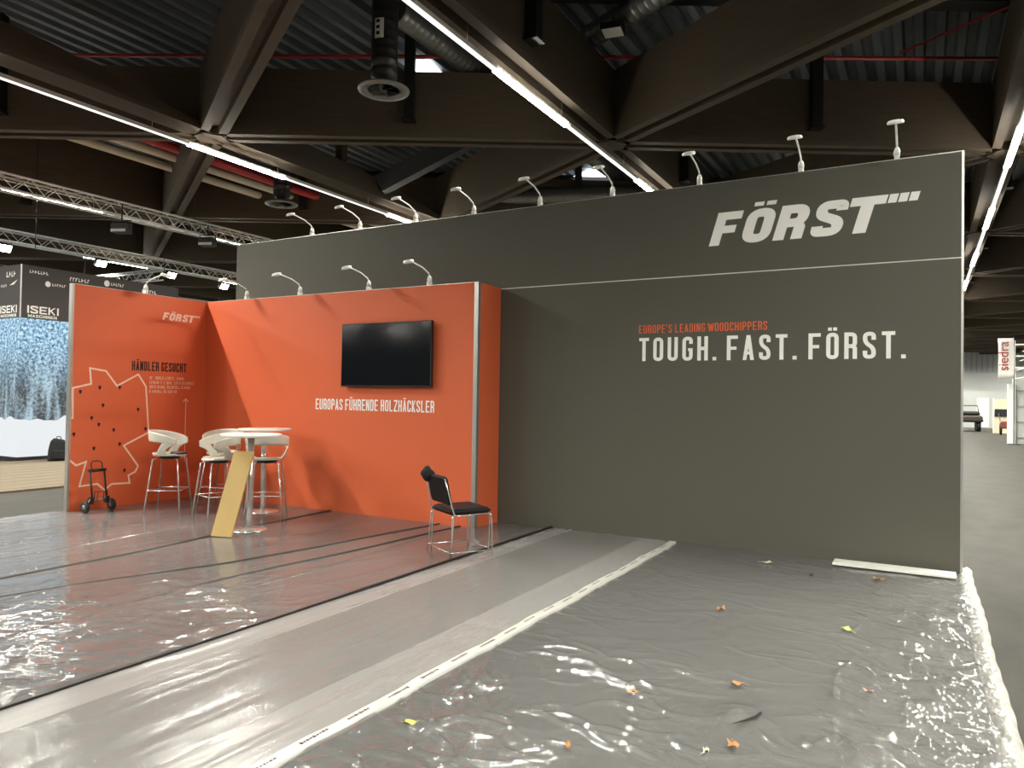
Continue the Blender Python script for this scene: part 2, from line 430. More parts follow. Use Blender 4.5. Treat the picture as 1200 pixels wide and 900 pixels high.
# ------------------------------------------------------------------ charcoal stand wall
XR, XL, YD = 0.327, -9.731, 8.037
w = thing('stand_wall', (0, YD, 0), label='tall charcoal stand wall with white slogan and big white logo', cat='wall')
mb = MB(); mb.box(XL, XR-0.02, 0, 0.10, 0.0, 2.985); mb.build('lower_panel', m_dark, w)
mb = MB(); mb.box(XL, XR-0.02, 0, 0.10, 2.997, 4.0); mb.build('upper_panel', m_dark, w)
mb = MB(); mb.box(XL, XR-0.02, 0.004, 0.09, 2.985, 2.997); mb.build('joint_strip', m_white, w)
mb = MB(); mb.box(XR-0.02, XR, -0.004, 0.10, 0.0, 4.0); mb.build('edge_profile', m_alu, w)
mb = MB(); mb.box(XL, XR, 0.0, 0.10, 4.0, 4.008); mb.build('top_profile', m_alu, w)
# logo letters: italic heavy capitals
lg = thing  # alias unused
H = 0.36; Z0 = 3.305; SH = 0.29
def logo(material, parent, x0, z0, H, mapf, name='logo'):
    """mapf maps (x along wall, z) of the 1:1 logo in units of H to world"""
    def G(ch, w_, t_, xs): return [[(p[0]*xs, p[1]) for p in q] for q in glyph(ch, w_, t_)[0]]
    items = [('F', 0.0, G('F', 0.62, 0.25, 1.22)), ('O', 0.92, G('O', 0.66, 0.25, 1.25)), ('R', 1.86, G('R', 0.66, 0.25, 1.25)), ('S', 2.86, G('S', 0.66, 0.24, 1.25))]
    T = [[(3.72, 0.76), (4.62, 0.76), (4.62, 1.0), (3.72, 1.0)], [(4.0, 0), (4.34, 0), (4.34, 0.77), (4.0, 0.77)]]
    items.append(('T', 0, T))
    items.append(('d1', 0, [[(1.03, 1.08), (1.30, 1.08), (1.30, 1.2), (1.03, 1.2)], [(1.38, 1.08), (1.65, 1.08), (1.65, 1.2), (1.38, 1.2)]]))
    for k in range(3):
        a = 4.66+0.255*k; items.append(('t', 0, [[(a, 0.76), (a+0.215, 0.76), (a+0.215, 1.0), (a, 1.0)]]))
    for nm, off, polys in items:
        mb = MB()
        for k, q in enumerate(polys):
            dk_ = 0.0002*(k % 6)
            mb.add([mapf(x0+(px+off+py*SH)*H, z0+py*H, dk_) for px, py in q], [tuple(range(len(q)))])
        mb.build('logo_letter', material, parent)
logo(m_vinyl, w, -2.075, Z0, H, lambda x, z, d: (x, -0.002-d, z))
put_text(text_polys('TOUGH. FAST. FÖRST.', 0.42, 0.145, 0.185, 0.22, fit=2.715, h=0.268), 'slogan_lettering', m_vinyl, w, (-2.865, -0.002, 2.042), (1, 0, 0), (0, 0, 1))
o = put_text(text_polys("EUROPE'S LEADING WOODCHIPPERS", 0.42, 0.13, 0.13, 0.22, fit=1.425, h=0.094), 'small_lettering', m_vinylo, w, (-2.87, -0.002, 2.362), (1, 0, 0), (0, 0, 1))
o['label'] = 'orange lettering'

# ------------------------------------------------------------------ orange stand walls
YO, XI, XO, YP = 7.478, -9.71, -4.724, 5.42
ob = thing('orange_back_wall', (0, YO, 0), label='long orange stand wall carrying the black television', cat='wall')
mb = MB(); mb.box(XI, XO-0.055, 0, 0.08, 0, 3.0); mb.build('front_panel', m_orange, ob)
mb = MB(); mb.box(XO-0.05, XO, 0.055, 0.545, 0, 3.0); mb.build('return_panel', m_orange, ob)
mb = MB(); mb.box(XO-0.055, XO+0.003, -0.003, 0.055, 0, 3.004); mb.build('corner_profile', m_alu, ob)
mb = MB(); mb.box(XI, XO-0.055, 0, 0.08, 3.0, 3.006); mb.build('top_profile', m_alu, ob)
put_text(text_polys('EUROPAS FÜHRENDE HOLZHÄCKSLER', 0.40, 0.135, 0.10, 0.22, fit=2.02, h=0.15), 'lettering', m_vinyl, ob, (-7.37, -0.002, 1.39), (1, 0, 0), (0, 0, 1))
os_ = thing('orange_side_wall', (XI, 0, 0), label='short orange side wall with white map outline at left of stand', cat='wall')
mb = MB(); mb.box(-0.06, 0, YP+0.03, YO+0.08, 0, 3.0); mb.build('side_panel', m_orange, os_)
mb = MB(); mb.box(-0.065, 0.003, YP, YP+0.03, 0, 3.004); mb.build('edge_profile', m_alu, os_)
mb = MB(); mb.box(-0.06, 0, YP+0.03, YO, 3.0, 3.006); mb.build('top_profile', m_alu, os_)
logo(m_vinylp, os_, 6.72, 2.655, 0.112, lambda y, z, d: (0.002+d, y, z))
put_text(text_polys('HÄNDLER GESUCHT', 0.38, 0.15, 0.09, 0.2, fit=0.87, h=0.135), 'heading_lettering', m_vinylb, os_, (0.002, 6.27, 1.895), (0, 1, 0), (0, 0, 1))
rnd = random.Random(3)
for k, (ln, z) in enumerate(((0.55, 1.775), (0.73, 1.71), (0.66, 1.645), (0.46, 1.58))):
    # small print, too small in the photograph to read: letter-like bars
    mb = MB(); y = 6.545
    while y < 6.545+ln:
        if rnd.random() < 0.14: y += 0.018; continue
        hh = 0.044; t_ = 0.007
        mb.add([(0.002, y, z), (0.002, y+t_, z), (0.002, y+t_, z+hh), (0.002, y, z+hh)], [(0, 1, 2, 3)])
        zz = z+rnd.choice((0, hh-t_, hh*0.45))
        mb.add([(0.002, y, zz), (0.002, y+0.019, zz), (0.002, y+0.019, zz+t_), (0.002, y, zz+t_)], [(0, 1, 2, 3)])
        if rnd.random() < 0.6: mb.add([(0.002, y+0.013, z), (0.002, y+0.019, z), (0.002, y+0.019, z+hh), (0.002, y+0.013, z+hh)], [(0, 1, 2, 3)])
        y += 0.027
    mb.build('small_print', m_vinylp, os_)
# map outline
mp_pts = [(5.45, 1.235), (5.47, 1.235), (5.46, 1.63), (5.70, 1.69), (5.68, 1.90), (5.90, 1.87), (6.06, 1.67), (6.37, 1.84), (6.49, 1.67), (6.55, 1.01), (6.18, 0.84), (6.40, 0.54), (6.36, 0.46), (6.26, 0.42), (6.28, 0.31), (6.02, 0.32), (5.92, 0.25), (5.82, 0.34), (5.58, 0.33), (5.66, 0.65), (5.53, 0.61), (5.45, 0.68)]
mb = MB()
for q in ribbon(mp_pts, 0.024): mb.add([(0.002, p[0], p[1]) for p in q], [(0, 1, 2, 3)])
mb.build('map_outline', m_vinylp, os_)
mb = MB()
for q in ribbon([(7.145, 0.55), (7.145, 1.5)], 0.014)+ribbon([(7.10, 1.45), (7.145, 1.5), (7.19, 1.45)], 0.014): mb.add([(0.002, p[0], p[1]) for p in q], [(0, 1, 2, 3)])
mb.build('arrow_mark', m_vinylp, os_)
for y, z in ((5.56, 1.58), (5.82, 1.64), (6.10, 1.65), (5.87, 1.40), (6.38, 1.34), (5.72, 1.23), (5.82, 1.14), (6.03, 1.06), (5.49, 1.02), (6.12, 0.86), (5.76, 0.82), (6.50, 1.06), (6.20, 0.49)):
    mb = MB(); mb.add([(0.002, y, z-0.035), (0.002, y+0.022, z+0.006), (0.002, y+0.014, z+0.026), (0.002, y-0.014, z+0.026), (0.002, y-0.022, z+0.006)], [(0, 1, 2, 3, 4)])
    mb.build('map_pin', m_vinylb, os_)

# ------------------------------------------------------------------ carpet and film
def vnoise(x, y, seed):
    r = np.random.RandomState(seed).rand(256, 256)
    xi = np.floor(x).astype(int); yi = np.floor(y).astype(int); fx = x-xi; fy = y-yi
    fx = fx*fx*(3-2*fx); fy = fy*fy*(3-2*fy)
    g = lambda a, b: r[a % 256, b % 256]
    return (g(xi, yi)*(1-fx)+g(xi+1, yi)*fx)*(1-fy)+(g(xi, yi+1)*(1-fx)+g(xi+1, yi+1)*fx)*fy
def fbm(x, y, seed, o=3):
    return sum(vnoise(x*2**k, y*2**k, seed+k)*0.5**k for k in range(o))/(2-0.5**(o-1))
def ridge(x, y, seed, p=3.0):
    n = np.abs(vnoise(x, y, seed)*2-1); return (1-n)**p
def creases(X, Y, n, x0, x1, y0, y1, ln, wd, amp, seed, ang=None):
    r = np.random.RandomState(seed); Z = np.zeros_like(X)
    for k in range(n):
        cx = r.uniform(x0, x1); cy = r.uniform(y0, y1); a = (ang+r.normal(0, 0.25)) if ang is not None else r.uniform(0, math.pi)
        L = ln*r.uniform(0.5, 1.6); w_ = wd*r.uniform(0.6, 1.5); cv = r.normal(0, 0.5)
        dx = X-cx; dy = Y-cy; u = dx*math.cos(a)+dy*math.sin(a); v = -dx*math.sin(a)+dy*math.cos(a)-cv*u*u/ max(L, 0.01)
        Z += amp*r.uniform(0.4, 1.0)*np.exp(-(v/w_)**2)*np.exp(-(u/L)**4)
    return Z

def worley(x, y, seed):
    r = np.random.RandomState(seed); jx = r.rand(128, 128); jy = r.rand(128, 128); hz = r.rand(128, 128)
    xi = np.floor(x).astype(int); yi = np.floor(y).astype(int); best = np.full(x.shape, 9.0)
    for a in (-1, 0, 1):
        for b in (-1, 0, 1):
            cx = xi+a; cy = yi+b
            d = np.sqrt((cx+jx[cx % 128, cy % 128]-x)**2+(cy+jy[cx % 128, cy % 128]-y)**2)+0.35*hz[cx % 128, cy % 128]
            best = np.minimum(best, d)
    return best
def crumple(X, Y, f, seed, ax=1.0, ay=1.0):
    wx = X+0.06*fbm(X*4, Y*4, seed+5); wy = Y+0.06*fbm(X*4, Y*4, seed+9)
    return worley(wx*f*ax, wy*f*ay, seed)+0.45*worley(wx*f*2.3*ax+7, wy*f*2.3*ay, seed+1)
def film_mat(name, opac, tint, bstretch, bstr, edges=None, rough=0.08, bscale=3.0, gloss=1.0):
    m = bpy.data.materials.new(name); m.use_nodes = True; nt = m.node_tree; nt.nodes.clear(); Lk = nt.links.new
    out = N(nt, 'ShaderNodeOutputMaterial'); tc = N(nt, 'ShaderNodeTexCoord')
    mp = N(nt, 'ShaderNodeMapping'); mp.inputs['Scale'].default_value = bstretch; Lk(tc.outputs['Object'], mp.inputs[0])
    n1 = N(nt, 'ShaderNodeTexNoise', noise_type='RIDGED_MULTIFRACTAL'); n1.inputs['Scale'].default_value = bscale; n1.inputs['Detail'].default_value = 5; n1.inputs['Roughness'].default_value = 0.55; n1.inputs['Distortion'].default_value = 0.9; n1.inputs['Offset'].default_value = 0.9; n1.inputs['Gain'].default_value = 2.0
    Lk(mp.outputs[0], n1.inputs['Vector'])
    bp = N(nt, 'ShaderNodeBump'); bp.inputs['Strength'].default_value = bstr; bp.inputs['Distance'].default_value = 0.010; Lk(n1.outputs['Fac'], bp.inputs['Height'])
    tr = N(nt, 'ShaderNodeBsdfTransparent'); tr.inputs[0].default_value = (0.93, 0.93, 0.93, 1)
    df = N(nt, 'ShaderNodeBsdfDiffuse'); df.inputs[0].default_value = tuple(tint)+(1,); Lk(bp.outputs[0], df.inputs['Normal'])
    n2 = N(nt, 'ShaderNodeTexNoise'); n2.inputs['Scale'].default_value = 0.9; n2.inputs['Detail'].default_value = 3; Lk(tc.outputs['Object'], n2.inputs['Vector'])
    mr = N(nt, 'ShaderNodeMapRange'); mr.inputs[3].default_value = opac*0.75; mr.inputs[4].default_value = opac*1.25; Lk(n2.outputs['Fac'], mr.inputs[0])
    fac = mr.outputs[0]
    if edges:
        sx = N(nt, 'ShaderNodeSeparateXYZ'); Lk(tc.outputs['Object'], sx.inputs[0])
        rp = N(nt, 'ShaderNodeValToRGB'); rp.color_ramp.interpolation = 'CONSTANT'
        mr2 = N(nt, 'ShaderNodeMapRange'); mr2.inputs[1].default_value = edges[0]; mr2.inputs[2].default_value = edges[1]; Lk(sx.outputs[0], mr2.inputs[0]); Lk(mr2.outputs[0], rp.inputs[0])
        els = rp.color_ramp.elements; els[0].position = 0; els[0].color = (edges[2][0][1],)*3+(1,); els[1].position = edges[2][1][0]; els[1].color = (edges[2][1][1],)*3+(1,)
        for p_, v_ in edges[2][2:]:
            e = els.new(p_); e.color = (v_,)*3+(1,)
        ad = N(nt, 'ShaderNodeMath', operation='ADD'); Lk(fac, ad.inputs[0]); Lk(rp.outputs[0], ad.inputs[1]); fac = ad.outputs[0]
    mx = N(nt, 'ShaderNodeMixShader'); Lk(fac, mx.inputs[0]); Lk(tr.outputs[0], mx.inputs[1]); Lk(df.outputs[0], mx.inputs[2])
    gl = N(nt, 'ShaderNodeBsdfGlossy'); gl.inputs['Roughness'].default_value = rough; Lk(bp.outputs[0], gl.inputs['Normal'])
    fr = N(nt, 'ShaderNodeFresnel'); fr.inputs['IOR'].default_value = 1.52; Lk(bp.outputs[0], fr.inputs['Normal'])
    mx2 = N(nt, 'ShaderNodeMixShader'); fm = N(nt, 'ShaderNodeMath', operation='MULTIPLY'); fm.inputs[1].default_value = gloss; Lk(fr.outputs[0], fm.inputs[0]); Lk(fm.outputs[0], mx2.inputs[0]); Lk(mx.outputs[0], mx2.inputs[1]); Lk(gl.outputs[0], mx2.inputs[2])
    Lk(mx2.outputs[0], out.inputs[0]); return m

def film(name, x0, x1, y0, y1, dx, dy, hfun, material, keep=None, folds=None, fine=None):
    nx = int((x1-x0)/dx)+1; ny = int((y1-y0)/dy)+1
    xs = np.linspace(x0, x1, nx)
    if fine: xs = np.concatenate([np.arange(x0, fine, dx), np.linspace(fine, x1, int((x1-fine)/(dx*0.5))+1)])
    if folds:
        for f in folds: xs = np.concatenate([xs, f[0]+np.array([-0.05, -0.03, -0.018, -0.010, -0.005, 0.0, 0.004, 0.008, 0.014, 0.022, 0.035])])
        xs = np.unique(np.round(xs, 4))
    nx = len(xs)
    X, Y = np.meshgrid(xs, np.linspace(y0, y1, ny), indexing='ij')
    Z = 0.012+np.clip(hfun(X, Y), 0, 0.09)
    if folds:
        for k, (xf, amp, wv) in enumerate(folds):
            d = X-xf; prof_ = np.where(d < 0, np.exp(d/0.022), np.clip(1-d/0.013, 0, 1))
            g = amp*(0.45+0.55*fbm(Y*0.9+k*7, Y*0+k, 31+k))
            Z = np.maximum(Z, 0.012+g*prof_)
        for k, (xf, amp, wv) in enumerate(folds):
            w_ = np.exp(-((X-xf)/0.18)**2)
            X = X+w_*wv*((fbm(Y*0.45+k*5.3, Y*0+k*1.7, 91+k)-0.5)*2+0.25*(vnoise(Y*2.2+k, Y*0, 95+k)-0.5))
    vs = np.stack([X, Y, Z], -1).reshape(-1, 3)
    i, j = np.meshgrid(np.arange(nx-1), np.arange(ny-1), indexing='ij'); a = (i*ny+j)
    F = np.stack([a, a+ny, a+ny+1, a+1], -1).reshape(-1, 4)
    if keep is not None:
        c = vs[F].mean(1); F = F[keep(c[:, 0], c[:, 1])]
    me = bpy.data.meshes.new(name); me.from_pydata(vs.tolist(), [], F.tolist()); me.polygons.foreach_set('use_smooth', [True]*len(me.polygons)); me.update()
    me.materials.append(material); return link(name, me)

YB = -2.0
mb = MB(); mb.box(-9.86, -3.965, YB, YO+0.5, 0, 0.006); tag(mb.build('carpet', m_carpetl), 'taupe carpet under clear film before the orange walls', 'carpet')
mb = MB(); mb.box(-3.935, 0.33, YB, YD, 0, 0.006); tag(mb.build('carpet', m_carpet), 'grey carpet under film in front of the charcoal wall', 'carpet')
mb = MB(); mb.prism([(-4.16, YB), (-4.06, 1.9), (-3.975, 2.5), (-3.962, 3.2), (-3.962, YD-0.02), (-3.938, YD-0.02), (-3.938, YB)], 2, 0.006, 0.034); tag(mb.build('carpet_joint', m_vinylb), 'thin black joint strip between taupe and grey carpet', 'strip')

def sm(a, b, x):
    t = np.clip((x-a)/(b-a), 0, 1); return t*t*(3-2*t)
FOLDS = ((-8.75, 0.010, 0.10), (-8.18, 0.008, 0.06), (-7.55, 0.010, 0.15), (-4.80, 0.012, 0.15))
def h_left(X, Y):
    Z = 0.003*ridge(X*2.6+fbm(X, Y, 2)*1.5, Y*0.55, 5, 4)
    near = sm(4.6, 2.6, Y)*sm(-6.8, -5.2, X)
    Z = Z+near*(0.016*crumple(X, Y, 3.2, 41, 1.0, 0.8)+0.006*ridge(X*5+fbm(X*2, Y*2, 8)*2, Y*3.2, 41, 5))
    edge = np.exp(-((X+4.1)/0.25)**2)
    Z = Z+edge*0.010*ridge(X*3, Y*3.0, 77, 3)
    Z = Z+creases(X, Y, 110, -5.8, -4.0, 1.2, 4.2, 0.16, 0.014, 0.015, 5, 0.6)
    Z = Z+creases(X, Y, 40, -9.5, -4.2, 3.5, 7.3, 0.5, 0.02, 0.006, 9, 1.4)
    tens = np.exp(-(((X+4.05)/0.5)**2+((Y-6.2)/0.7)**2))
    Z = Z+tens*0.014*ridge((X*math.cos(0.6)+Y*math.sin(0.6))*7, (Y-X)*1.0, 17, 3)
    return Z
def keepL(x, y): return ~((x < XO+0.02) & (y > YO-0.02)) & ~((x < XI+0.03) & (y > YP-0.05))
fl_ = film('plastic_film', -9.88, -3.962, YB, YD-0.01, 0.026, 0.022, h_left, film_mat('film_left', 0.20, (0.80, 0.76, 0.75), (1.0, 0.4, 1), 0.32), keepL, FOLDS)
tag(fl_, 'wrinkled clear plastic film over the taupe carpet around bar stools', 'plastic film')
m_fold_shadow = mat('seam_shadow_brown', s2l((58, 50, 43)), 0.6, var=0.2)  # brown strips that paint in the shade along the film folds
def shadow(label, pts, wd):
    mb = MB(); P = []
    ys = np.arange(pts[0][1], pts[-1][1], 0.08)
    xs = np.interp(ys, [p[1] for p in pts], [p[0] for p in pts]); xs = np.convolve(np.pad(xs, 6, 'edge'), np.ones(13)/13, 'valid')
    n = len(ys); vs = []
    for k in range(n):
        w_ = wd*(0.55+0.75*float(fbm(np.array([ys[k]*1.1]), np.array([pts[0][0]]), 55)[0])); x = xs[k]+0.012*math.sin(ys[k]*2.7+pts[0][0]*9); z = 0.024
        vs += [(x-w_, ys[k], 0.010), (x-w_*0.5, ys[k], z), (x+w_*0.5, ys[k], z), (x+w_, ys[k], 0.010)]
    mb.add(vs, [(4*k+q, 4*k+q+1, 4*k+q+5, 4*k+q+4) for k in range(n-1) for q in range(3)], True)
    return tag(mb.build('fold_shadow', m_fold_shadow), label, 'shadow')
shadow('painted fold seam farthest back, running just before bar tables', [(-6.65, -1.5), (-6.69, 3.21), (-6.74, 3.79), (-6.73, 4.45), (-6.79, 5.1), (-6.95, 6.0), (-7.04, 7.47)], 0.017)
shadow('painted fold seam in the middle, curving toward the orange wall', [(-6.35, -1.5), (-6.14, 2.95), (-5.97, 3.64), (-5.67, 4.35), (-5.55, 5.1), (-5.43, 5.93), (-5.29, 6.94), (-5.22, 7.47)], 0.013)
shadow('painted fold seam nearest the black joint, thickest at left', [(-5.0, -1.5), (-5.08, 2.45), (-5.14, 3.02), (-5.18, 3.72), (-5.17, 4.13), (-5.13, 4.82), (-5.06, 5.52), (-4.97, 6.53), (-4.92, 7.47)], 0.019)
def h_mid(X, Y):
    near = sm(5.5, 2.5, Y)
    Z = 0.003+0.004*ridge(X*3.0+fbm(X, Y*0.4, 4)*1.2, Y*0.25, 15, 3)
    Z = Z+near*0.0045*ridge(X*9+fbm(X*2, Y*0.6, 9)*1.0, Y*0.22, 25, 3)
    Z = Z+0.010*np.exp(-np.abs((X+2.62)/0.02)**1.5)*sm(4.5, 2.5, Y)+0.006*np.exp(-np.abs((X+3.70)/0.015))
    Z = Z+creases(X, Y, 60, -3.9, -2.5, 1.5, 7.5, 0.35, 0.009, 0.0035, 19, 1.5)
    return Z
fm_ = film('plastic_film', -3.938, -2.40, YB, YD-0.01, 0.022, 0.035, h_mid, film_mat('film_mid', 0.21, (0.83, 0.81, 0.79), (1.6, 0.18, 1), 0.20, (-3.938, -2.40, ((0, 0.13), (0.17, 0.0), (0.74, 0.10))), 0.20, 3.0, 0.6))
tag(fm_, 'milky double plastic film strip between black joint and white tape', 'plastic film')
def h_right(X, Y):
    Z = 0.002+0.004*fbm(X*3, Y*3, 51)+0.004*ridge(X*1.6+fbm(X*2, Y*2, 21)*1.0, Y*2.2, 52, 4)
    edge = sm(-0.62, 0.12, X+0.25*(fbm(X*1.5, Y*1.5, 68)-0.5))*sm(7.5, 6.0, Y)*sm(0.35, 0.58, 0.25+fbm(X*1.3, Y*0.9, 66)*0.75)
    Z = Z+edge*(0.030*crumple(X, Y, 4.6, 63)+0.008*ridge(X*5, Y*4, 64, 3))
    low = sm(3.6, 2.4, Y)*sm(0.45, 0.62, fbm(X*1.6, Y*1.6, 69)); Z = Z+low*0.012*crumple(X, Y, 4.0, 67)
    Z = Z+creases(X, Y, 130, -2.3, 0.2, 1.5, 4.4, 0.14, 0.011, 0.013, 71, 0.0)
    Z = Z+creases(X, Y, 26, -2.35, -1.7, 1.8, 3.6, 0.14, 0.016, 0.016, 78)
    Z = Z+creases(X, Y, 70, -2.3, 0.3, 4.2, 7.8, 0.30, 0.012, 0.007, 73, 2.5)
    Z = Z+creases(X, Y, 130, -0.45, 0.34, 3.2, 6.9, 0.15, 0.012, 0.022, 75, 2.3)
    Z = Z+np.exp(-(((X+0.80)/0.10)**2+((Y-3.78)/0.12)**2))*(0.005+0.035*crumple(X, Y, 11, 80))
    return Z
fr_ = film('plastic_film', -2.405, 0.36, YB, YD-0.01, 0.018, 0.012, h_right, film_mat('film_right', 0.15, (0.80, 0.80, 0.79), (1.0, 1.0, 1), 0.30), None, None, -0.70)
tag(fr_, 'crinkled clear plastic film over grey carpet before charcoal wall, right of tape', 'plastic film')
# torn flap with a dark slit
mb = MB(); pts = [(-0.80, 3.60), (-0.745, 3.66), (-0.70, 3.74), (-0.69, 3.82), (-0.705, 3.82), (-0.72, 3.75), (-0.76, 3.675)]
mb.add([(x, y, 0.046) for x, y in pts], [tuple(range(7))]); mb.build('tear', m_vinylb, fr_)
# white printed tape
mb = MB(); n = 60
pts = [(-2.405+0.008*math.sin(k*0.9)+0.005*math.sin(k*2.3), YB+(YD-0.1-YB)*k/n) for k in range(n+1)]
for k in range(n):
    a, b = pts[k], pts[k+1]; z0 = 0.034
    mb.add([(a[0]-0.036, a[1], z0), (a[0]+0.036, a[1], z0), (b[0]+0.036, b[1], z0), (b[0]-0.036, b[1], z0), (a[0]-0.04, a[1], 0.012), (a[0]+0.04, a[1], 0.012), (b[0]+0.04, b[1], 0.012), (b[0]-0.04, b[1], 0.012)],
           [(0, 1, 2, 3), (4, 0, 3, 7), (1, 5, 6, 2)])
tp = tag(mb.build('adhesive_tape', mat('white_tape', s2l((206, 205, 198)), 0.4, var=0.06, scale=20)), 'white printed adhesive tape line running diagonally across the film', 'tape')
mb = MB(); y = 1.2; rnd = random.Random(5)
while y < 7.6:
    x = -2.41+0.008*math.sin(((y-YB)/(YD-0.1-YB)*n)*0.9)
    yy = y
    for k in range(9):
        hh = rnd.uniform(0.010, 0.022); w_ = rnd.uniform(0.008, 0.016)
        mb.add([(x-hh/2, yy, 0.0352), (x+hh/2, yy, 0.0352), (x+hh/2, yy+w_, 0.0352), (x-hh/2, yy+w_, 0.0352)], [(0, 1, 2, 3)]); yy += w_+0.006
    y += 0.30
tag(mb.build('print_marks', m_vinylb, tp), kind='stuff')
# film edge and tape at the aisle
mb = MB(); n = 420; vs = []; fs = []
for k in range(n+1):
    y = YB+(YD+0.25-YB)*k/n
    for q in range(6):
        x = 0.30+0.022*q+0.006*math.sin(y*3.1)+0.003*math.sin(y*17)
        z = 0.010+(0.024+0.004*math.sin(y*23+q*1.9)+0.005*math.sin(y*47+q*2.3))*math.sin(math.pi*q/5.0)**0.5
        vs.append((x, y, max(0.004, z)))
for k in range(n):
    for q in range(5): a = k*6+q; fs.append((a, a+1, a+7, a+6))
mb.add(vs, fs); tag(mb.build('edge_tape', mat('clear_white_tape', s2l((176, 176, 168)), 0.22, var=0.25, scale=30, bump=0.8, bscale=45)), 'crumpled whitish tape along film edge beside concrete aisle', 'tape')
mb = MB(); mb.box(-0.76, 0.27, 7.70, 7.93, 0.030, 0.048)
tag(mb.build('white_strip', m_white), 'flat white strip lying at the foot of charcoal wall right end', 'strip')

# ------------------------------------------------------------------ leaves
m_leafo = mat('leaf_orange', s2l((172, 122, 72)), 0.7, var=0.35, scale=40)
m_leafy = mat('leaf_yellow', s2l((184, 184, 98)), 0.7, var=0.3, scale=40)
m_leafp = mat('leaf_pale', s2l((214, 206, 178)), 0.7, var=0.2, scale=40)
m_leafd = mat('leaf_dark', s2l((30, 26, 24)), 0.8, var=0.2, scale=40)
def leaf(x, y, s, rz, material, label, seed):
    r = random.Random(seed); mb = MB(); n = 15; vs = [(0, 0, 0.008)]
    for k in range(n):
        a = 2*math.pi*k/n; rr = s*(0.72+0.28*(1 if k % 3 == 0 else 0)+r.uniform(-0.12, 0.12))*(1.15 if k == 0 else 1)
        vs.append((rr*math.cos(a), rr*0.7*math.sin(a), 0.006+0.020*abs(math.sin(a*1.5+seed))*rr/s))
    mb.add(vs, [(0, k+1, (k+1) % n+1) for k in range(n)], True)
    mb.tube([(-s*0.6, 0, 0.008), (-s*1.2, 0.01, 0.012), (-s*1.5, 0.02, 0.006)], 0.0018, 5)
    o = mb.build('fallen_leaf', material, None, (x, y, 0.022)); o.rotation_euler = (0, 0, rz); tag(o, label, 'leaf', 'fallen leaves on the film')
for k, (x, y, s, m_, l) in enumerate((
    (-0.34, 7.29, 0.055, m_leafo, 'orange-brown leaf just in front of the flat white strip'),
    (-1.32, 5.59, 0.045, m_leafo, 'tan leaf alone on film midway between tape and charcoal wall'),
    (-0.45, 5.56, 0.050, m_leafy, 'yellow-green leaf on film near the aisle side'),
    (-0.89, 4.16, 0.042, m_leafo, 'orange leaf on film just behind the torn hole'),
    (-0.75, 3.42, 0.040, m_leafo, 'orange-brown leaf on film nearest camera, in front of torn hole'),
    (-1.31, 7.43, 0.060, m_leafp, 'pale whitish leaf at the foot of the charcoal wall'),
    (-0.87, 7.12, 0.028, m_leafd, 'small black leaf near the foot of the charcoal wall'),
    (-0.25, 4.43, 0.030, mat('leaf_pink', s2l((206, 150, 130)), 0.7), 'small pinkish leaf on crinkled film near aisle tape'),
    (-1.35, 3.75, 0.032, m_leafo, 'small golden leaf on film between tape and torn hole'),
    (-1.39, 3.02, 0.030, m_leafo, 'small golden leaf at the bottom edge of the picture'),
    (-2.13, 2.83, 0.040, m_leafy, 'yellow leaf caught in film folds beside white tape'),
    (-0.84, 3.30, 0.024, m_leafp, 'small white scrap on film at bottom edge by orange leaf'))):
    leaf(x, y, s, k*1.3, m_, l, k+1)

# ------------------------------------------------------------------ arm spotlights on the walls
def arm_light():
    t = thing('arm_spotlight', (0, 0, 0))
    mb = MB(); mb.box(-0.022, 0.022, -0.03, 0.03, -0.04, 0.01); mb.lathe([(0.030, 0.01), (0.030, 0.05), (0.018, 0.085), (0.010, 0.09)], 12); mb.build('clamp', m_white, t)
    mb = MB(); mb.tube([(0, 0, 0.08), (0, -0.03, 0.12), (0, -0.16, 0.17), (0, -0.34, 0.20), (0, -0.40, 0.20)], 0.009, 8); mb.build('arm', m_white, t)
    mb = MB(); n = 16; prof = [(0.3, 0.03), (0.85, 0.022), (1.0, 0.0), (0.9, -0.014), (0.0001, -0.014)]
    vs = []; fs = []
    for q, z in prof:
        for k in range(n): vs.append((0.075*q*math.cos(2*math.pi*k/n), -0.44+0.055*q*math.sin(2*math.pi*k/n), 0.19+z+0.02*q*math.sin(2*math.pi*k/n)))
    for i in range(len(prof)-1):
        for k in range(n): fs.append((i*n+k, i*n+(k+1) % n, (i+1)*n+(k+1) % n, (i+1)*n+k))
    fs.append(tuple(range(n))); mb.add(vs, fs, True); mb.build('lamp_head', m_white, t)
    return t
al = arm_light()
dx_ = (-8.12, -7.17, -6.16, -5.20, -4.21, -3.24, -2.20, -1.13, -0.24)
dl = ('first from the left end', 'second from the left end', 'third from left, by LED line end', 'fourth from the left', 'fifth, in the middle of the wall', 'sixth from left, by bright triangular skylight', 'third from the right, left of the logo', 'second from the right, above the logo', 'rightmost, above end of logo')
for k, x in enumerate(dx_):
    o = al if k == 0 else dup(al)
    o.location = (x, YD+0.05, 4.045); tag(o, 'white arm spotlight on charcoal wall top, '+dl[k], 'spotlight', 'arm spotlights on the wall tops')
for k, (x, l) in enumerate(((-8.86, 'leftmost, near the corner'), (-7.76, 'second from the left'), (-6.49, 'third, above left edge of television'), (-5.49, 'rightmost, above right edge of television'))):
    o = dup(al, (x, YO+0.04, 3.045), 0, 'white arm spotlight on orange back wall top, '+l)
dup(al, (XI-0.03, 6.47, 3.045), R_(90), 'white arm spotlight on top of the orange side wall')

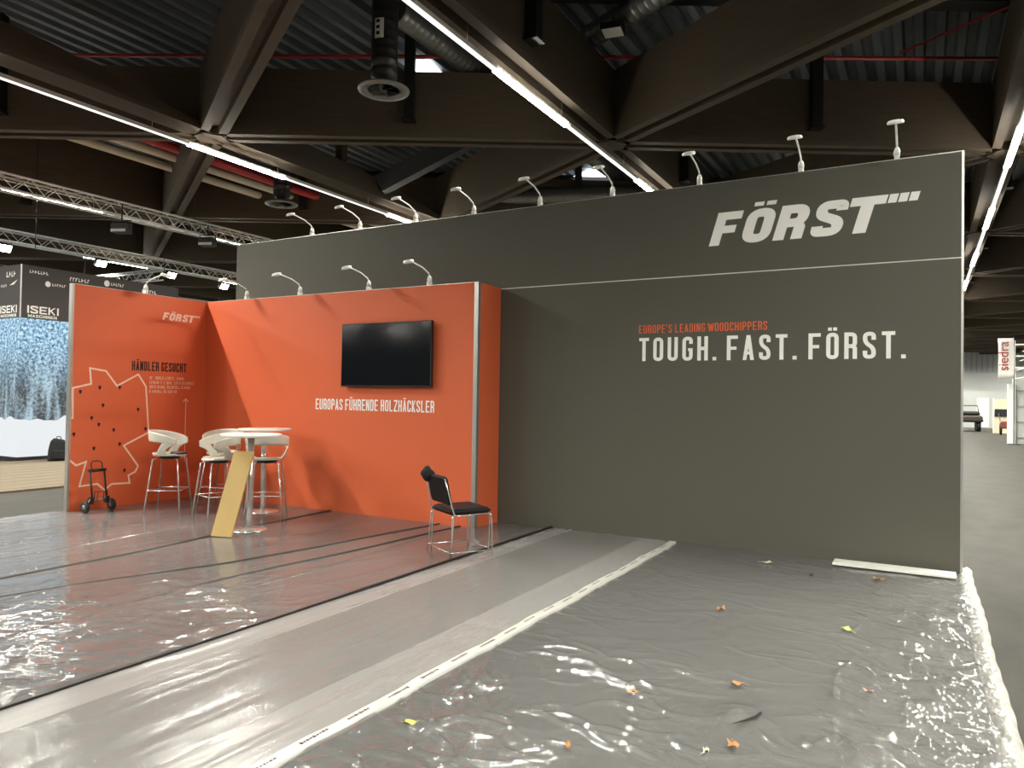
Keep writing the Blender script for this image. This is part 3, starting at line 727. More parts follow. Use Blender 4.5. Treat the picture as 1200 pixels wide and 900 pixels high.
# ------------------------------------------------------------------ television
t = thing('television', (-6.10, YO, 2.13), label='black flat television mounted on the orange back wall', cat='television')
mb = MB(); mb.bevbox(-0.745, 0.745, -0.42, 0.42, 0.0, 0.05, 0.006, Matrix.Translation((0, -0.03, 0)) @ Matrix.Rotation(R_(90), 4, 'X')); mb.build('housing', m_blackp, t)
m_screen = mat('tv_glass', (0.006, 0.008, 0.011), 0.10, var=0.1, spec=0.7)
mb = MB(); mb.box(-0.732, 0.732, -0.0815, -0.0795, -0.402, 0.408); mb.build('screen', m_screen, t)
mb = MB(); mb.box(-0.25, 0.25, -0.035, 0.0, -0.2, 0.2); mb.build('wall_mount', m_steel, t)

# ------------------------------------------------------------------ bar tables
def bar_table(label, x, y):
    t = thing('bar_table', (x, y, 0.014), label=label, cat='table', group='round bar tables')
    mb = MB(); mb.lathe([(0.21, 0.0), (0.21, 0.010), (0.19, 0.018), (0.05, 0.026), (0.04, 0.04)], 32); mb.build('base', m_chrome, t)
    mb = MB(); mb.lathe([(0.038, 0.03), (0.038, 1.075)], 20); mb.build('column', m_chrome, t)
    mb = MB(); mb.lathe([(0.12, 1.07), (0.12, 1.085)], 20); mb.build('mounting_plate', m_alu, t)
    mb = MB(); mb.lathe([(0.325, 1.085), (0.337, 1.090), (0.34, 1.10), (0.34, 1.108), (0.335, 1.114)], 48, smooth=False); mb.build('tabletop', m_table, t)
    return t
bar_table('round white bar table on chrome column standing nearer the back wall', -7.69, 6.87)
bar_table('round white bar table in front, yellow board leaning on it', -6.78, 5.86)

# ------------------------------------------------------------------ leaning board
t = MB(); L = 0.985
a = Vector((-6.83, 5.39, 0.014)); wv = Vector((0.97, 0.24, 0)).normalized(); wl = 0.26
tp_ = Vector((-7.00, 5.60, 0)); back = Vector((-wv.y, wv.x, 0))
lean = (back*0.375+Vector((0, 0, 0.91))).normalized(); nn = wv.cross(lean).normalized()
t.add([tuple(a+wv*u+lean*v+nn*q) for q in (0, 0.016) for v in (0, L) for u in (0, wl)], [(0, 1, 3, 2), (4, 6, 7, 5), (0, 4, 5, 1), (2, 3, 7, 6), (0, 2, 6, 4), (1, 5, 7, 3)])
board = tag(t.build('board', m_board), 'narrow yellow fibreboard plank leaning against the front bar table', 'board')

# ------------------------------------------------------------------ bar stools
def stool():
    t = thing('bar_stool', (0, 0, 0))
    # shell: swept surface from front lip under the sitter, up round the back with a cut-out
    vs = []; fs = []
    def sp(th, v):
        a = R_(th); side = abs(th)/128.0; top = 0.325-0.11*side**2.2
        r = 0.190+0.065*v**0.8+0.015*math.sin(v*math.pi)
        return (r*1.03*math.sin(a), -r*math.cos(a), 0.02+top*v**1.1)
    def grid(na, nb, f):
        o = len(vs)
        for i in range(na+1):
            for j in range(nb+1): vs.append(f(i/na, j/nb))
        for i in range(na):
            for j in range(nb): a = o+i*(nb+1)+j; fs.append((a, a+nb+1, a+nb+2, a+1))
    grid(44, 6, lambda a, b: sp(-128+256*a, (0.60+0.10*abs(2*a-1)**3)*(1-b)+b))          # back band and arms
    grid(44, 2, lambda a, b: sp(-128+256*a, 0.10*b))                                      # rim under the cut-out
    for sg in (-1, 1): grid(6, 10, lambda a, b: sp(sg*(62+b*30+a*(34-10*math.sin(b*math.pi))), 0.06+0.62*b))   # slanting side pillars
    # seat dish
    o = len(vs); ns = 32; rings = 5
    for q in range(rings):
        rr = 0.205*(q+1)/rings
        for k in range(ns):
            a = 2*math.pi*k/ns; vs.append((rr*1.0*math.cos(a), rr*0.98*math.sin(a), 0.02-0.012*(1-(q+1)/rings)+(0.0 if math.sin(a) < 0.6 else -0.02*(math.sin(a)-0.6)*(q+1)/rings)))
    for q in range(rings-1):
        for k in range(ns):
            fs.append((o+q*ns+k, o+q*ns+(k+1) % ns, o+(q+1)*ns+(k+1) % ns, o+(q+1)*ns+k))
    fs.append(tuple(o+k for k in range(ns-1, -1, -1)))
    mb = MB(); mb.add([(x, y, z+0.735) for x, y, z in vs], fs, True); so = mb.build('shell', m_stool, t)
    md = so.modifiers.new('solid', 'SOLIDIFY'); md.thickness = 0.014; md.offset = 0
    mb = MB(); mb.lathe([(0.12, 0.705), (0.12, 0.745)], 20); mb.build('seat_plate', m_blackp, t)
    f = []
    for sx in (-1, 1):
        for sy in (-1, 1):
            p0 = (0.10*sx, 0.10*sy, 0.715); p1 = (0.16*sx, 0.155*sy, 0.70); p2 = (0.235*sx, 0.225*sy, 0.0)
            mb = MB(); mb.tube([p0, p1, p2], 0.010, 8); mb.build('leg', m_chrome, t); f.append((sx, sy))
    q = 0.30; e = 0.235-0.075*q/0.70; g = 0.225-0.07*q/0.70
    for a, b in (((-e, g, q), (e, g, q)), ((-e, -g, q), (e, -g, q)), ((-e, -g, q), (-e, g, q)), ((e, -g, q), (e, g, q))):
        mb = MB(); mb.tube([a, b], 0.008, 8); mb.build('footrest', m_chrome, t)
    return t
st0 = stool()
stools = [((-8.70, 6.18), -55, 'leftmost white bar stool with chrome legs before the side wall'),
          ((-7.72, 6.17), 165, 'white bar stool second from left, its back toward the camera'),
          ((-8.40, 6.78), 200, 'white bar stool behind the others near the wall corner'),
          ((-7.28, 6.55), 40, 'rightmost white bar stool between the two bar tables')]
for k, ((x, y), a, l) in enumerate(stools):
    o = st0 if k == 0 else dup(st0)
    o.location = (x, y, 0.014); o.rotation_euler = (0, 0, R_(a)); tag(o, l, 'stool', 'white bar stools')
mb = MB(); mb.bevbox(-0.10, 0.10, -0.05, 0.05, 0, 0.03, 0.012, Matrix.Rotation(R_(20), 4, 'Z'))
o = mb.build('black_pouch', m_blackp, None, (-8.60, 6.24, 0.778)); tag(o, 'small black pouch lying on the leftmost bar stool seat', 'pouch')

# ------------------------------------------------------------------ black stacking chair
c = thing('stacking_chair', (-4.07, 6.17, 0.014), R_(-30), 'black stacking chair with chrome wire legs standing alone on film', 'chair')
for s in (-1, 1):
    for d in (0.0, 0.035):
        x = s*(0.265-d); ys = -0.02*(1 if d else 0)
        mb = MB()
        mb.tube([(x, 0.20-ys*0, 0.435), (x, 0.215, 0.40), (x*1.0, 0.235-d*0.8, 0.0)], 0.0065, 8); mb.build('leg', m_chrome, c)
        mb = MB()
        mb.tube([(x, -0.19, 0.43), (x, -0.20, 0.40), (x*1.0, -0.235+d*0.8, 0.0)], 0.0065, 8); mb.build('leg', m_chrome, c)
    x = s*0.265
    mb = MB(); mb.tube([(x, -0.225, 0.07), (x, 0.225, 0.07)], 0.006, 8); mb.build('side_rail', m_chrome, c)
    mb = MB(); mb.tube([(x, 0.20, 0.435), (x, -0.10, 0.425), (x, -0.19, 0.43), (x*0.97, -0.215, 0.50), (x*0.90, -0.25, 0.66), (x*0.86, -0.285, 0.79)], 0.0075, 8); mb.build('back_post', m_chrome, c)
mb = MB(); mb.tube([(-0.265, 0.226, 0.07), (0.265, 0.226, 0.07)], 0.006, 8); mb.build('cross_rail', m_chrome, c)
mb = MB(); mb.tube([(-0.265, -0.226, 0.07), (0.265, -0.226, 0.07)], 0.006, 8); mb.build('cross_rail', m_chrome, c)
mb = MB(); mb.bevbox(-0.235, 0.235, -0.215, 0.235, 0.425, 0.485, 0.03); mb.build('seat', m_leather, c)
mb = MB()
Mx = Matrix.Translation((0, -0.235, 0.66)) @ Matrix.Rotation(R_(102), 4, 'X')
mb.bevbox(-0.215, 0.215, -0.14, 0.15, -0.02, 0.02, 0.03, Mx); mb.build('backrest', m_leather, c)
# dark cloth hung over the back corner
vs = []; fs = []; n = 14; mrows = 10; r = random.Random(9)
for i in range(mrows):
    for k in range(n):
        a = math.pi*2*k/n; f = math.sin(math.pi*(i+0.5)/mrows)
        vs.append((0.075*f*math.cos(a)*(1+r.uniform(-0.15, 0.15)), 0.055*f*math.sin(a)*(1+r.uniform(-0.15, 0.15)), 0.15*(i/(mrows-1))-0.075+r.uniform(-0.008, 0.008)))
for i in range(mrows-1):
    for k in range(n): fs.append((i*n+k, i*n+(k+1) % n, (i+1)*n+(k+1) % n, (i+1)*n+k))
fs += [tuple(range(n-1, -1, -1)), tuple((mrows-1)*n+k for k in range(n))]
mb = MB(); mb.add(vs, fs, True)
lp = Matrix.Translation(c.location) @ Matrix.Rotation(R_(-30), 4, 'Z') @ Vector((-0.19, -0.285, 0.80))
o = mb.build('black_cloth', m_fabric, None, lp); tag(o, 'crumpled black cloth hanging over the back of the black chair', 'cloth')

# ------------------------------------------------------------------ folding hand trolley
t = thing('hand_trolley', (-9.40, 5.66, 0.014), R_(90), 'black folding hand trolley standing before the white map outline', 'trolley')
# local x runs along the wall, local -y points into the stand
m_tr = mat('trolley_silver', s2l((170, 165, 160)), 0.35, 0.7)
for s in (-1, 1):
    mb = MB(); mb.tube([(0.095*s, -0.01, 0.20), (0.095*s, 0.05, 0.54)], 0.012, 8); mb.build('upright', m_blackp, t)
    mb = MB(); mb.tube([(0.075*s, 0.05, 0.53), (0.072*s, 0.07, 0.63), (0.05*s, 0.075, 0.655), (0, 0.076, 0.66)], 0.007, 8); mb.build('handle', m_blackp, t)
    mb = MB(); mb.tube([(0.095*s, -0.01, 0.20), (0.15*s, -0.01, 0.13), (0.165*s, -0.01, 0.08)], 0.009, 8); mb.build('wheel_strut', m_tr, t)
    wh = MB(); Mw = Matrix.Translation((0.175*s, 0, 0.08)) @ Matrix.Rotation(R_(90), 4, 'Y')
    tmp = MB(); tmp.lathe([(0.03, -0.02), (0.07, -0.022), (0.08, -0.012), (0.08, 0.012), (0.07, 0.022), (0.03, 0.02)], 24)
    wh.add([tuple(Mw @ Vector(v)) for v in tmp.v], tmp.f, True); wo = wh.build('wheel', m_blackp, t)
    hb = MB(); tmp = MB(); tmp.lathe([(0.03, -0.024), (0.03, 0.024)], 14); hb.add([tuple(Mw @ Vector(v)) for v in tmp.v], tmp.f, True); hb.build('hub', m_tr, wo)
    mb = MB(); mb.box(0.105*s-0.02, 0.105*s+0.02, -0.035, 0.035, 0.11, 0.20); mb.build('bracket', m_blackp, t)
mb = MB(); mb.tube([(-0.115, 0.05, 0.54), (0.115, 0.05, 0.54)], 0.020, 10); mb.build('crossbar', m_blackp, t)
mb = MB(); mb.tube([(-0.095, -0.01, 0.20), (-0.05, -0.01, 0.165), (0.05, -0.01, 0.165), (0.095, -0.01, 0.20)], 0.010, 8); mb.build('lower_bar', m_tr, t)
mb = MB(); mb.tube([(-0.085, -0.03, 0.14), (-0.085, -0.05, 0.27), (0.085, -0.05, 0.27), (0.085, -0.03, 0.14)], 0.006, 6); mb.tube([(-0.04, -0.03, 0.15), (-0.04, -0.05, 0.27)], 0.004, 6); mb.tube([(0.04, -0.03, 0.15), (0.04, -0.05, 0.27)], 0.004, 6); mb.build('toe_frame', m_blackp, t)
# ------------------------------------------------------------------ ducts, diffusers, pipes
def spiral(mb, a, b, r, pitch=0.14, n=18):
    a = Vector(a); b = Vector(b); L = (b-a).length; k = int(L/pitch); pts = []; rs = []
    for i in range(k+1):
        for f, q in ((0.0, r), (0.8, r), (0.88, r*1.035), (0.96, r)):
            p = (i+f)*pitch
            if p <= L: pts.append(a+(b-a)*(p/L)); rs.append(q)
    mb.tube(pts, rs, n); return mb
def diffuser(x, y, zd, label, r=0.2):
    t = thing('air_diffuser', (x, y, zd), label=label, cat='air vent', group='round ceiling air diffusers')
    mb = MB(); spiral(mb, (0, 0, 0.32), (0, 0, 8.35-zd), r); mb.build('duct', m_ductb, t)
    mb = MB(); mb.lathe([(r, 0.32), (r*0.98, 0.18), (r*0.75, 0.16), (r*0.72, 0.05)], 28, cap=False); mb.build('neck', m_steel, t)
    mb = MB(); mb.lathe([(0.24, 0.05), (0.34, 0.045), (0.39, 0.02), (0.385, 0.0), (0.30, -0.012), (0.235, 0.012), (0.24, 0.05)], 40, cap=False); mb.build('flange', m_duct, t)
    for k in range(6):
        a = k*math.pi/3; Mx = Matrix.Rotation(a, 4, 'Z') @ Matrix.Translation((0.12, 0, 0.02)) @ Matrix.Rotation(R_(35), 4, 'X')
        mb = MB(); mb.box(-0.11, 0.115, -0.045, 0.045, -0.003, 0.003, Mx); mb.build('vane', m_ductb, t)
    mb = MB(); mb.lathe([(0.05, -0.005), (0.05, 0.05)], 16); mb.build('hub', m_ductb, t)
    mb = MB(); mb.lathe([(0.236, 0.06), (0.0001, 0.06)], 28); mb.build('throat', m_vinylb, t)
    return t
d1 = diffuser(-7.13, 8.51, 6.2, 'round air diffuser hanging on dark duct, top centre left of LED line')
mb = MB(); sgn = Vector((0.34, -0.94, 0)); 
nS = 9; vs = []
for k in range(nS):
    a = R_(-95+k*5); vs += [(0.207*math.cos(a), 0.207*math.sin(a), 0.72), (0.207*math.cos(a), 0.207*math.sin(a), 1.02)]
mb.add(vs, [(2*k, 2*k+2, 2*k+3, 2*k+1) for k in range(nS-1)]); lb_ = mb.build('sticker', m_white, d1)
mb = MB()
for q in range(3):
    a = R_(-80); zc = 0.77+0.09*q; p = Vector((0.209*math.cos(a), 0.209*math.sin(a), zc)); tx = Vector((-math.sin(a), math.cos(a), 0))
    mb.add([tuple(p+tx*u+Vector((0, 0, v))) for u, v in ((-0.03, 0), (0.03, 0), (0.03, 0.05), (-0.03, 0.05))], [(0, 1, 2, 3)])
mb.build('sticker_print', m_vinylb, lb_)
diffuser(-13.63, 12.54, 6.2, 'distant round air diffuser above left end of charcoal wall')
def duct(name, a, b, r, label, material=None):
    mb = MB(); spiral(mb, a, b, r); return tag(mb.build(name, material or m_duct), label, 'duct')
duct('spiral_duct', (-7.32, 9.0, 7.72), (-7.32, 22, 7.72), 0.20, 'silver ribbed duct running back behind the upper LED line')
dd = duct('spiral_duct', (-5.0, 11.25, 7.72), (3.0, 7.2, 7.72), 0.19, 'silver ribbed duct at the top above the long diagonal beam')
p1 = Vector((-1.955*5.4, 3.075*5.4, 7.0)); p2 = Vector((-1.209*5.4, 3.374*5.4, 7.0)); dv = (p2-p1)
duct('spiral_duct', p1-dv*0.3, p2+dv*0.6, 0.22, 'distant silver duct below the bright triangular skylight')
mb = MB(); c0 = Vector((-0.734*5.85, 1.817*5.85, 7.38)); mb.box(-0.17, 0.17, -0.17, 0.17, 0, 0.1); 
o = thing('ceiling_speaker', c0, R_(10), 'small square speaker under the silver duct at top', 'speaker'); mb.build('housing', m_steel, o)
mb = MB(); mb.lathe([(0.13, -0.004), (0.13, 0.0)], 20); mb.box(-0.15, 0.15, -0.15, 0.15, -0.003, 0.001); mb.build('grille', m_white, o)
mb = MB(); mb.tube([(0, 0, 0.1), (0, 0, 0.25)], 0.01, 6); mb.build('bracket', m_steel, o)
# red sprinkler pipe parallel to the crosswise beams, plus a branch
h = 6.2; a = Vector((-2.195*h, 1.232*h, 1.6+h)); b = Vector((0.248*6.2, 2.529*6.2, 1.6+h)); d = (b-a)
mb = MB(); mb.tube([a-d*0.5, b+d*0.4], 0.035, 10)
br = Vector((-0.062*h, 2.326*h, 1.6+h)); be = Vector((0.211*h, 2.158*h, 1.6+h)); mb.tube([br, be+(be-br)*2], 0.02, 8)
tag(mb.build('sprinkler_pipe', m_red), 'thin red sprinkler pipe running crosswise under the roof with one branch', 'pipe')
h = 5.3
for k, (kx, m_, l, r) in enumerate(((-2.93, m_beige, 'lower of two thick beige pipes behind the left LED line', 0.085), (-2.79, m_beige, 'upper of two thick beige pipes behind the left LED line', 0.085), (-2.68, m_red, 'thick red pipe beside the beige pipes behind left LED line', 0.09))):
    mb = MB(); ys = GY+(kx*h-GX)*0.57735+0.45; mb.tube([(kx*h, ys, 1.6+h), (kx*h, 60, 1.6+h)], r*1.1, 12); tag(mb.build('ceiling_pipe', m_), l, 'pipe')

# hoist: cable coil hanging at the central node
def coil(x, y, z, r, label, n=3):
    mb = MB(); pts = []
    for k in range(24*n): 
        a = 2*math.pi*k/24; pts.append((r*math.cos(a)*0.8, 0.02*math.sin(k*0.7)+0.003*k/n, r*math.sin(a)))
    mb.tube(pts, 0.006, 5); mb.tube([(0, 0, r), (0.02, 0, r+0.8), (0, 0, 8.3-z)], 0.006, 5)
    return tag(mb.build('cable_coil', mat('cable_grey', s2l((120, 116, 108)), 0.6), None, (x, y, z)), label, 'cable')
coil(-5.35, 12.0-0.25, 6.75, 0.10, 'coiled cable hanging at the beam crossing right of LED line')
coil(-5.55, 9.2, 7.3, 0.10, 'coiled cable hanging near the top edge beside wide beam')

# ------------------------------------------------------------------ lattice trusses (neighbouring stand)
TW = 0.29
def truss(label, a, d, L, z):
    """square lattice truss, local x along its length"""
    t = thing('lattice_truss', (a[0], a[1], z), math.atan2(d[1], d[0]), label, 'truss', 'lattice trusses over the neighbouring stand')
    ch = MB(); ch.tube([(0, 0, 0), (L, 0, 0)], 0.025, 8); cme = ch.mesh('chord'); cme.materials.append(m_truss)
    for y in (0, TW):
        for zz in (0, TW): link('chord', cme, t, (0, y, zz))
    n = int(L/0.29); st_ = L/n
    br = MB(); br.tube([(0, 0, 0), (st_, 0, TW)], 0.009, 5, caps=False); b1 = br.mesh('brace'); b1.materials.append(m_truss)
    br = MB(); br.tube([(0, 0, TW), (st_, 0, 0)], 0.009, 5, caps=False); b2 = br.mesh('brace'); b2.materials.append(m_truss)
    br = MB(); br.tube([(0, 0, 0), (st_, TW, 0)], 0.009, 5, caps=False); b3 = br.mesh('brace'); b3.materials.append(m_truss)
    br = MB(); br.tube([(0, TW, 0), (st_, 0, 0)], 0.009, 5, caps=False); b4 = br.mesh('brace'); b4.materials.append(m_truss)
    for k in range(n):
        for y in (0, TW): link('brace', b1 if k % 2 == 0 else b2, t, (k*st_, y, 0))
        link('brace', b3 if k % 2 == 0 else b4, t, (k*st_, 0, 0)); link('brace', b4 if k % 2 == 0 else b3, t, (k*st_, 0, TW))
    hg = MB(); hg.tube([(0, TW/2, TW), (0, TW/2, 8.35-z)], 0.010, 5)
    for k in (0.2, 0.75):
        link('hanger', hg.mesh('hanger'), t, (L*k, 0, 0)).data.materials.append(m_steel)
    return t
TZ = 5.43
truss('upper white lattice truss slanting in from the left picture edge', (-15.4, 4.5), (0, 1), 9.4, TZ+0.04)
truss('lower white lattice truss carrying bright floodlights, behind the upper one', (-20.6, 6.0), (0, 1), 15.0, TZ)
truss('short lattice truss dropping behind the bright floodlight at left', (-26.0, 14.2), (1, 0), 5.05, TZ-0.3)
truss('short lattice truss joining the lower truss near charcoal wall end', (-20.6+TW, 17.2), (1, 0), 1.9, TZ+0.35)
def flood(k, h, label):
    p = kpt(k[0]*1.0, k[1], h)
    t = thing('floodlight', p, 0, label, 'floodlight', 'floodlights under the lower truss')
    tilt = Matrix.Rotation(R_(60), 4, 'Y')
    # facing +x (towards the stand) and down
    mb = MB(); mb.box(-0.06, 0.05, -0.16, 0.16, -0.11, 0.11, Matrix.Rotation(R_(35), 4, 'Y')); mb.build('housing', m_blackp, t)
    mb = MB(); mb.box(0.05, 0.056, -0.14, 0.14, -0.09, 0.09, Matrix.Rotation(R_(35), 4, 'Y')); mb.build('lens', m_flood, t)
    mb = MB(); mb.tube([(0, 0.17, 0), (0, 0.17, 0.2), (0, -0.17, 0.2), (0, -0.17, 0)], 0.012, 6); mb.tube([(0, 0, 0.2), (0, 0, max(0.22, TZ-p[2]))], 0.012, 6); mb.build('yoke', m_steel, t)
for k, l in zip(((-5.653, 2.678), (-5.606, 3.341), (-5.603, 3.947), (-5.709, 4.572)), ('bright floodlight at the left picture edge under lower truss', 'bright floodlight second from left, right above stand fascia', 'bright floodlight third from left, above orange side wall', 'bright floodlight farthest right beside the charcoal wall end')):
    flood(k, 20.62/abs(k[0]), l)
def moving(k, x, label):
    h = x/k[0]; p = kpt(k[0], k[1], h)
    t = thing('stage_light', p, 0.4, label, 'stage light', 'dark stage lights under the upper truss')
    mb = MB(); mb.box(-0.17, 0.17, -0.12, 0.12, -0.22, -0.02); mb.build('housing', m_blackp, t)
    mb = MB(); mb.box(-0.17, 0.17, -0.127, -0.12, -0.21, -0.15); mb.build('front_strip', m_alu, t)
    mb = MB(); mb.tube([(-0.2, 0, -0.12), (-0.2, 0, 0.05), (0.2, 0, 0.05), (0.2, 0, -0.12)], 0.014, 6); mb.tube([(0, 0, 0.05), (0, 0, max(0.07, 5.66-p[2]))], 0.015, 6); mb.build('yoke', m_steel, t)
moving((-4.16, 2.60), -15.25, 'dark stage light hanging under middle of upper truss'); moving((-4.02, 3.09), -15.25, 'dark stage light hanging near right end of upper truss')

# ------------------------------------------------------------------ neighbouring stand: fascia, snow picture, deck
XF = -17.4
fa = thing('hanging_fascia', (XF, 8.6, 0), label='dark hanging fascia box with white lettering over the snow picture', cat='sign')
m_fasc = mat('fascia_grey', s2l((66, 62, 62)), 0.6, var=0.08)
mb = MB(); mb.box(-0.10, 0, 0, 3.9, 3.20, 4.38); mb.build('side_panel', m_fasc, fa)
mb = MB(); mb.box(-4.0, -0.10, 0, 0.10, 3.20, 4.38); mb.build('front_panel', m_fasc, fa)
mb = MB(); mb.box(-0.01, 0.012, -0.012, 0.01, 3.20, 4.38); mb.build('corner_profile', m_alu, fa)
for y in (0.3, 3.5):
    mb = MB(); mb.tube([(-0.05, y, 4.38), (-0.05, y, 8.3)], 0.008, 5); mb.build('hanger', m_steel, fa)
put_text(text_polys('ISEKI', 0.85, 0.2, 0.14, 0.2, fit=0.68, h=0.17), 'lettering', m_vinyl, fa, (0.003, 0.14, 3.31), (0, 1, 0), (0, 0, 1))
put_text(text_polys('MASCHINEN', 0.7, 0.2, 0.14, 0.2, fit=0.62, h=0.065), 'lettering', m_vinyl, fa, (0.003, 0.16, 3.22), (0, 1, 0), (0, 0, 1))
put_text(text_polys('ISEKI', 0.85, 0.2, 0.14, 0.2, fit=0.70, h=0.17), 'lettering', m_vinyl, fa, (-0.84, -0.003, 3.31), (1, 0, 0), (0, 0, 1))
put_text(text_polys('MASCHINEN', 0.7, 0.2, 0.14, 0.2, fit=0.66, h=0.065), 'lettering', m_vinyl, fa, (-0.82, -0.003, 3.22), (1, 0, 0), (0, 0, 1))
def marks(y0, z0, ln, hh, seed, swoosh=False, disc=False, plane='y'):
    r = random.Random(seed); mb = MB(); y = y0
    P = (lambda u, v: (0.003, u, v)) if plane == 'y' else (lambda u, v: (u, -0.003, v))
    if disc:
        n = 14; mb.add([P(y0-hh*0.9+hh*1.0*math.cos(2*math.pi*k/n), z0+hh*0.5+hh*1.1*math.sin(2*math.pi*k/n)) for k in range(n)], [tuple(range(n))]); y += hh*0.6
    if swoosh:
        mb.add([P(y0, z0), P(y0+ln*0.55, z0+hh*0.2), P(y0+ln, z0+hh*1.6), P(y0+ln*0.5, z0+hh*0.9)], [(0, 1, 2, 3)])
    else:
        while y < y0+ln:
            w_ = hh*r.uniform(0.5, 0.8)
            mb.add([P(y, z0), P(y+w_*0.35, z0), P(y+w_*0.5, z0+hh), P(y+w_*0.15, z0+hh)], [(0, 1, 2, 3)])
            zz = z0+r.choice((0, 0.4, 0.75))*hh; mb.add([P(y+w_*0.3, zz), P(y+w_, zz), P(y+w_, zz+hh*0.25), P(y+w_*0.3, zz+hh*0.25)], [(0, 1, 2, 3)])
            y += w_+hh*0.2
    mb.build('logo_mark', m_vinyl, fa)
marks(0.17, 4.21, 0.38, 0.07, 1); marks(0.62, 3.98, 0.30, 0.06, 2, disc=True); marks(1.05, 4.16, 0.42, 0.085, 3); marks(2.0, 4.19, 0.35, 0.07, 4, disc=True); marks(2.85, 4.13, 0.35, 0.08, 5)
marks(-0.62, 4.12, 0.32, 0.12, 6, plane='x'); marks(-0.48, 3.93, 0.34, 0.07, 7, swoosh=True, plane='x'); marks(-0.85, 3.90, 0.25, 0.06, 8, plane='x')
# snow-forest picture, lit screen: procedural
m_snow = bpy.data.materials.new('snow_picture'); m_snow.use_nodes = True; nt = m_snow.node_tree; Lk = nt.links.new
pb = nt.nodes['Principled BSDF']; tc = N(nt, 'ShaderNodeTexCoord'); sx = N(nt, 'ShaderNodeSeparateXYZ'); Lk(tc.outputs['Object'], sx.inputs[0])
n1 = N(nt, 'ShaderNodeTexNoise'); n1.inputs['Scale'].default_value = 15; n1.inputs['Detail'].default_value = 8; n1.inputs['Roughness'].default_value = 0.75; Lk(tc.outputs['Object'], n1.inputs['Vector'])
mpv = N(nt, 'ShaderNodeMapping'); mpv.inputs['Scale'].default_value = (3.5, 3.5, 0.5); Lk(tc.outputs['Object'], mpv.inputs[0])
n2 = N(nt, 'ShaderNodeTexNoise'); n2.inputs['Scale'].default_value = 1.6; n2.inputs['Detail'].default_value = 3; Lk(mpv.outputs[0], n2.inputs['Vector'])
r1 = N(nt, 'ShaderNodeValToRGB'); e = r1.color_ramp.elements
e[0].position = 0.40; e[0].color = (0.008, 0.05, 0.11, 1); e[1].position = 0.575; e[1].color = (0.72, 0.90, 1.0, 1); q = e.new(0.47); q.color = (0.10, 0.36, 0.62, 1)
r2 = N(nt, 'ShaderNodeValToRGB'); e = r2.color_ramp.elements
e[0].position = 0.45; e[0].color = (0.010, 0.022, 0.035, 1); e[1].position = 0.60; e[1].color = (0.42, 0.60, 0.70, 1)
adn = N(nt, 'ShaderNodeMath', operation='MULTIPLY_ADD'); Lk(n1.outputs['Fac'], adn.inputs[0]); adn.inputs[1].default_value = 0.5
n2s = N(nt, 'ShaderNodeMath', operation='MULTIPLY'); Lk(n2.outputs['Fac'], n2s.inputs[0]); n2s.inputs[1].default_value = 0.5; Lk(n2s.outputs[0], adn.inputs[2])
Lk(n1.outputs['Fac'], r1.inputs[0]); Lk(adn.outputs[0], r2.inputs[0])
mr = N(nt, 'ShaderNodeMapRange'); mr.inputs[1].default_value = 1.5; mr.inputs[2].default_value = 2.7; Lk(sx.outputs[2], mr.inputs[0])
mx1 = N(nt, 'ShaderNodeMix', data_type='RGBA'); Lk(mr.outputs[0], mx1.inputs['Factor']); Lk(r2.outputs[0], mx1.inputs['A']); Lk(r1.outputs[0], mx1.inputs['B'])
n3 = N(nt, 'ShaderNodeTexNoise'); n3.inputs['Scale'].default_value = 1.1; n3.inputs['Detail'].default_value = 2; Lk(tc.outputs['Object'], n3.inputs['Vector'])
hh_ = N(nt, 'ShaderNodeMath', operation='MULTIPLY_ADD'); Lk(n3.outputs['Fac'], hh_.inputs[0]); hh_.inputs[1].default_value = 1.1; hh_.inputs[2].default_value = 0.40
gt = N(nt, 'ShaderNodeMath', operation='LESS_THAN'); Lk(sx.outputs[2], gt.inputs[0]); Lk(hh_.outputs[0], gt.inputs[1])
mx2 = N(nt, 'ShaderNodeMix', data_type='RGBA'); Lk(gt.outputs[0], mx2.inputs['Factor']); Lk(mx1.outputs['Result'], mx2.inputs['A']); mx2.inputs['B'].default_value = (0.80, 0.84, 0.87, 1)
pb.inputs['Base Color'].default_value = (0.03, 0.03, 0.03, 1); Lk(mx2.outputs['Result'], pb.inputs['Emission Color']); pb.inputs['Emission Strength'].default_value = 0.95; pb.inputs['Roughness'].default_value = 0.5
sp = thing('picture_wall', (XF, 8.6, 0), label='lit picture wall showing a snowy forest under the dark fascia', cat='screen')
mb = MB(); mb.box(-0.08, 0, 0, 3.9, 0.10, 3.19); mb.build('side_picture', m_snow, sp)
mb = MB(); mb.box(-4.0, -0.08, 0, 0.08, 0.10, 3.19); mb.build('front_picture', m_snow, sp)
mb = MB(); mb.box(-3.9, -0.01, 0.01, 3.8, 0.0, 0.10); mb.build('plinth', m_blackp, sp)
m_plank = mat('deck_planks', s2l((104, 94, 78)), 0.8, var=0.25, spec=0.2, scale=2.5, stretch=(6, 0.4, 1))
dk = thing('wooden_deck', (0, 0, 0), label='pale wooden plank deck before the snow picture', cat='deck')
x = -17.3; k = 0
while x < -12.5:
    mb = MB(); mb.box(x, x+0.234, 2.0, 16.0, 0, 0.030+0.002*(k % 2)); mb.build('plank', m_plank, dk); x += 0.24; k += 1
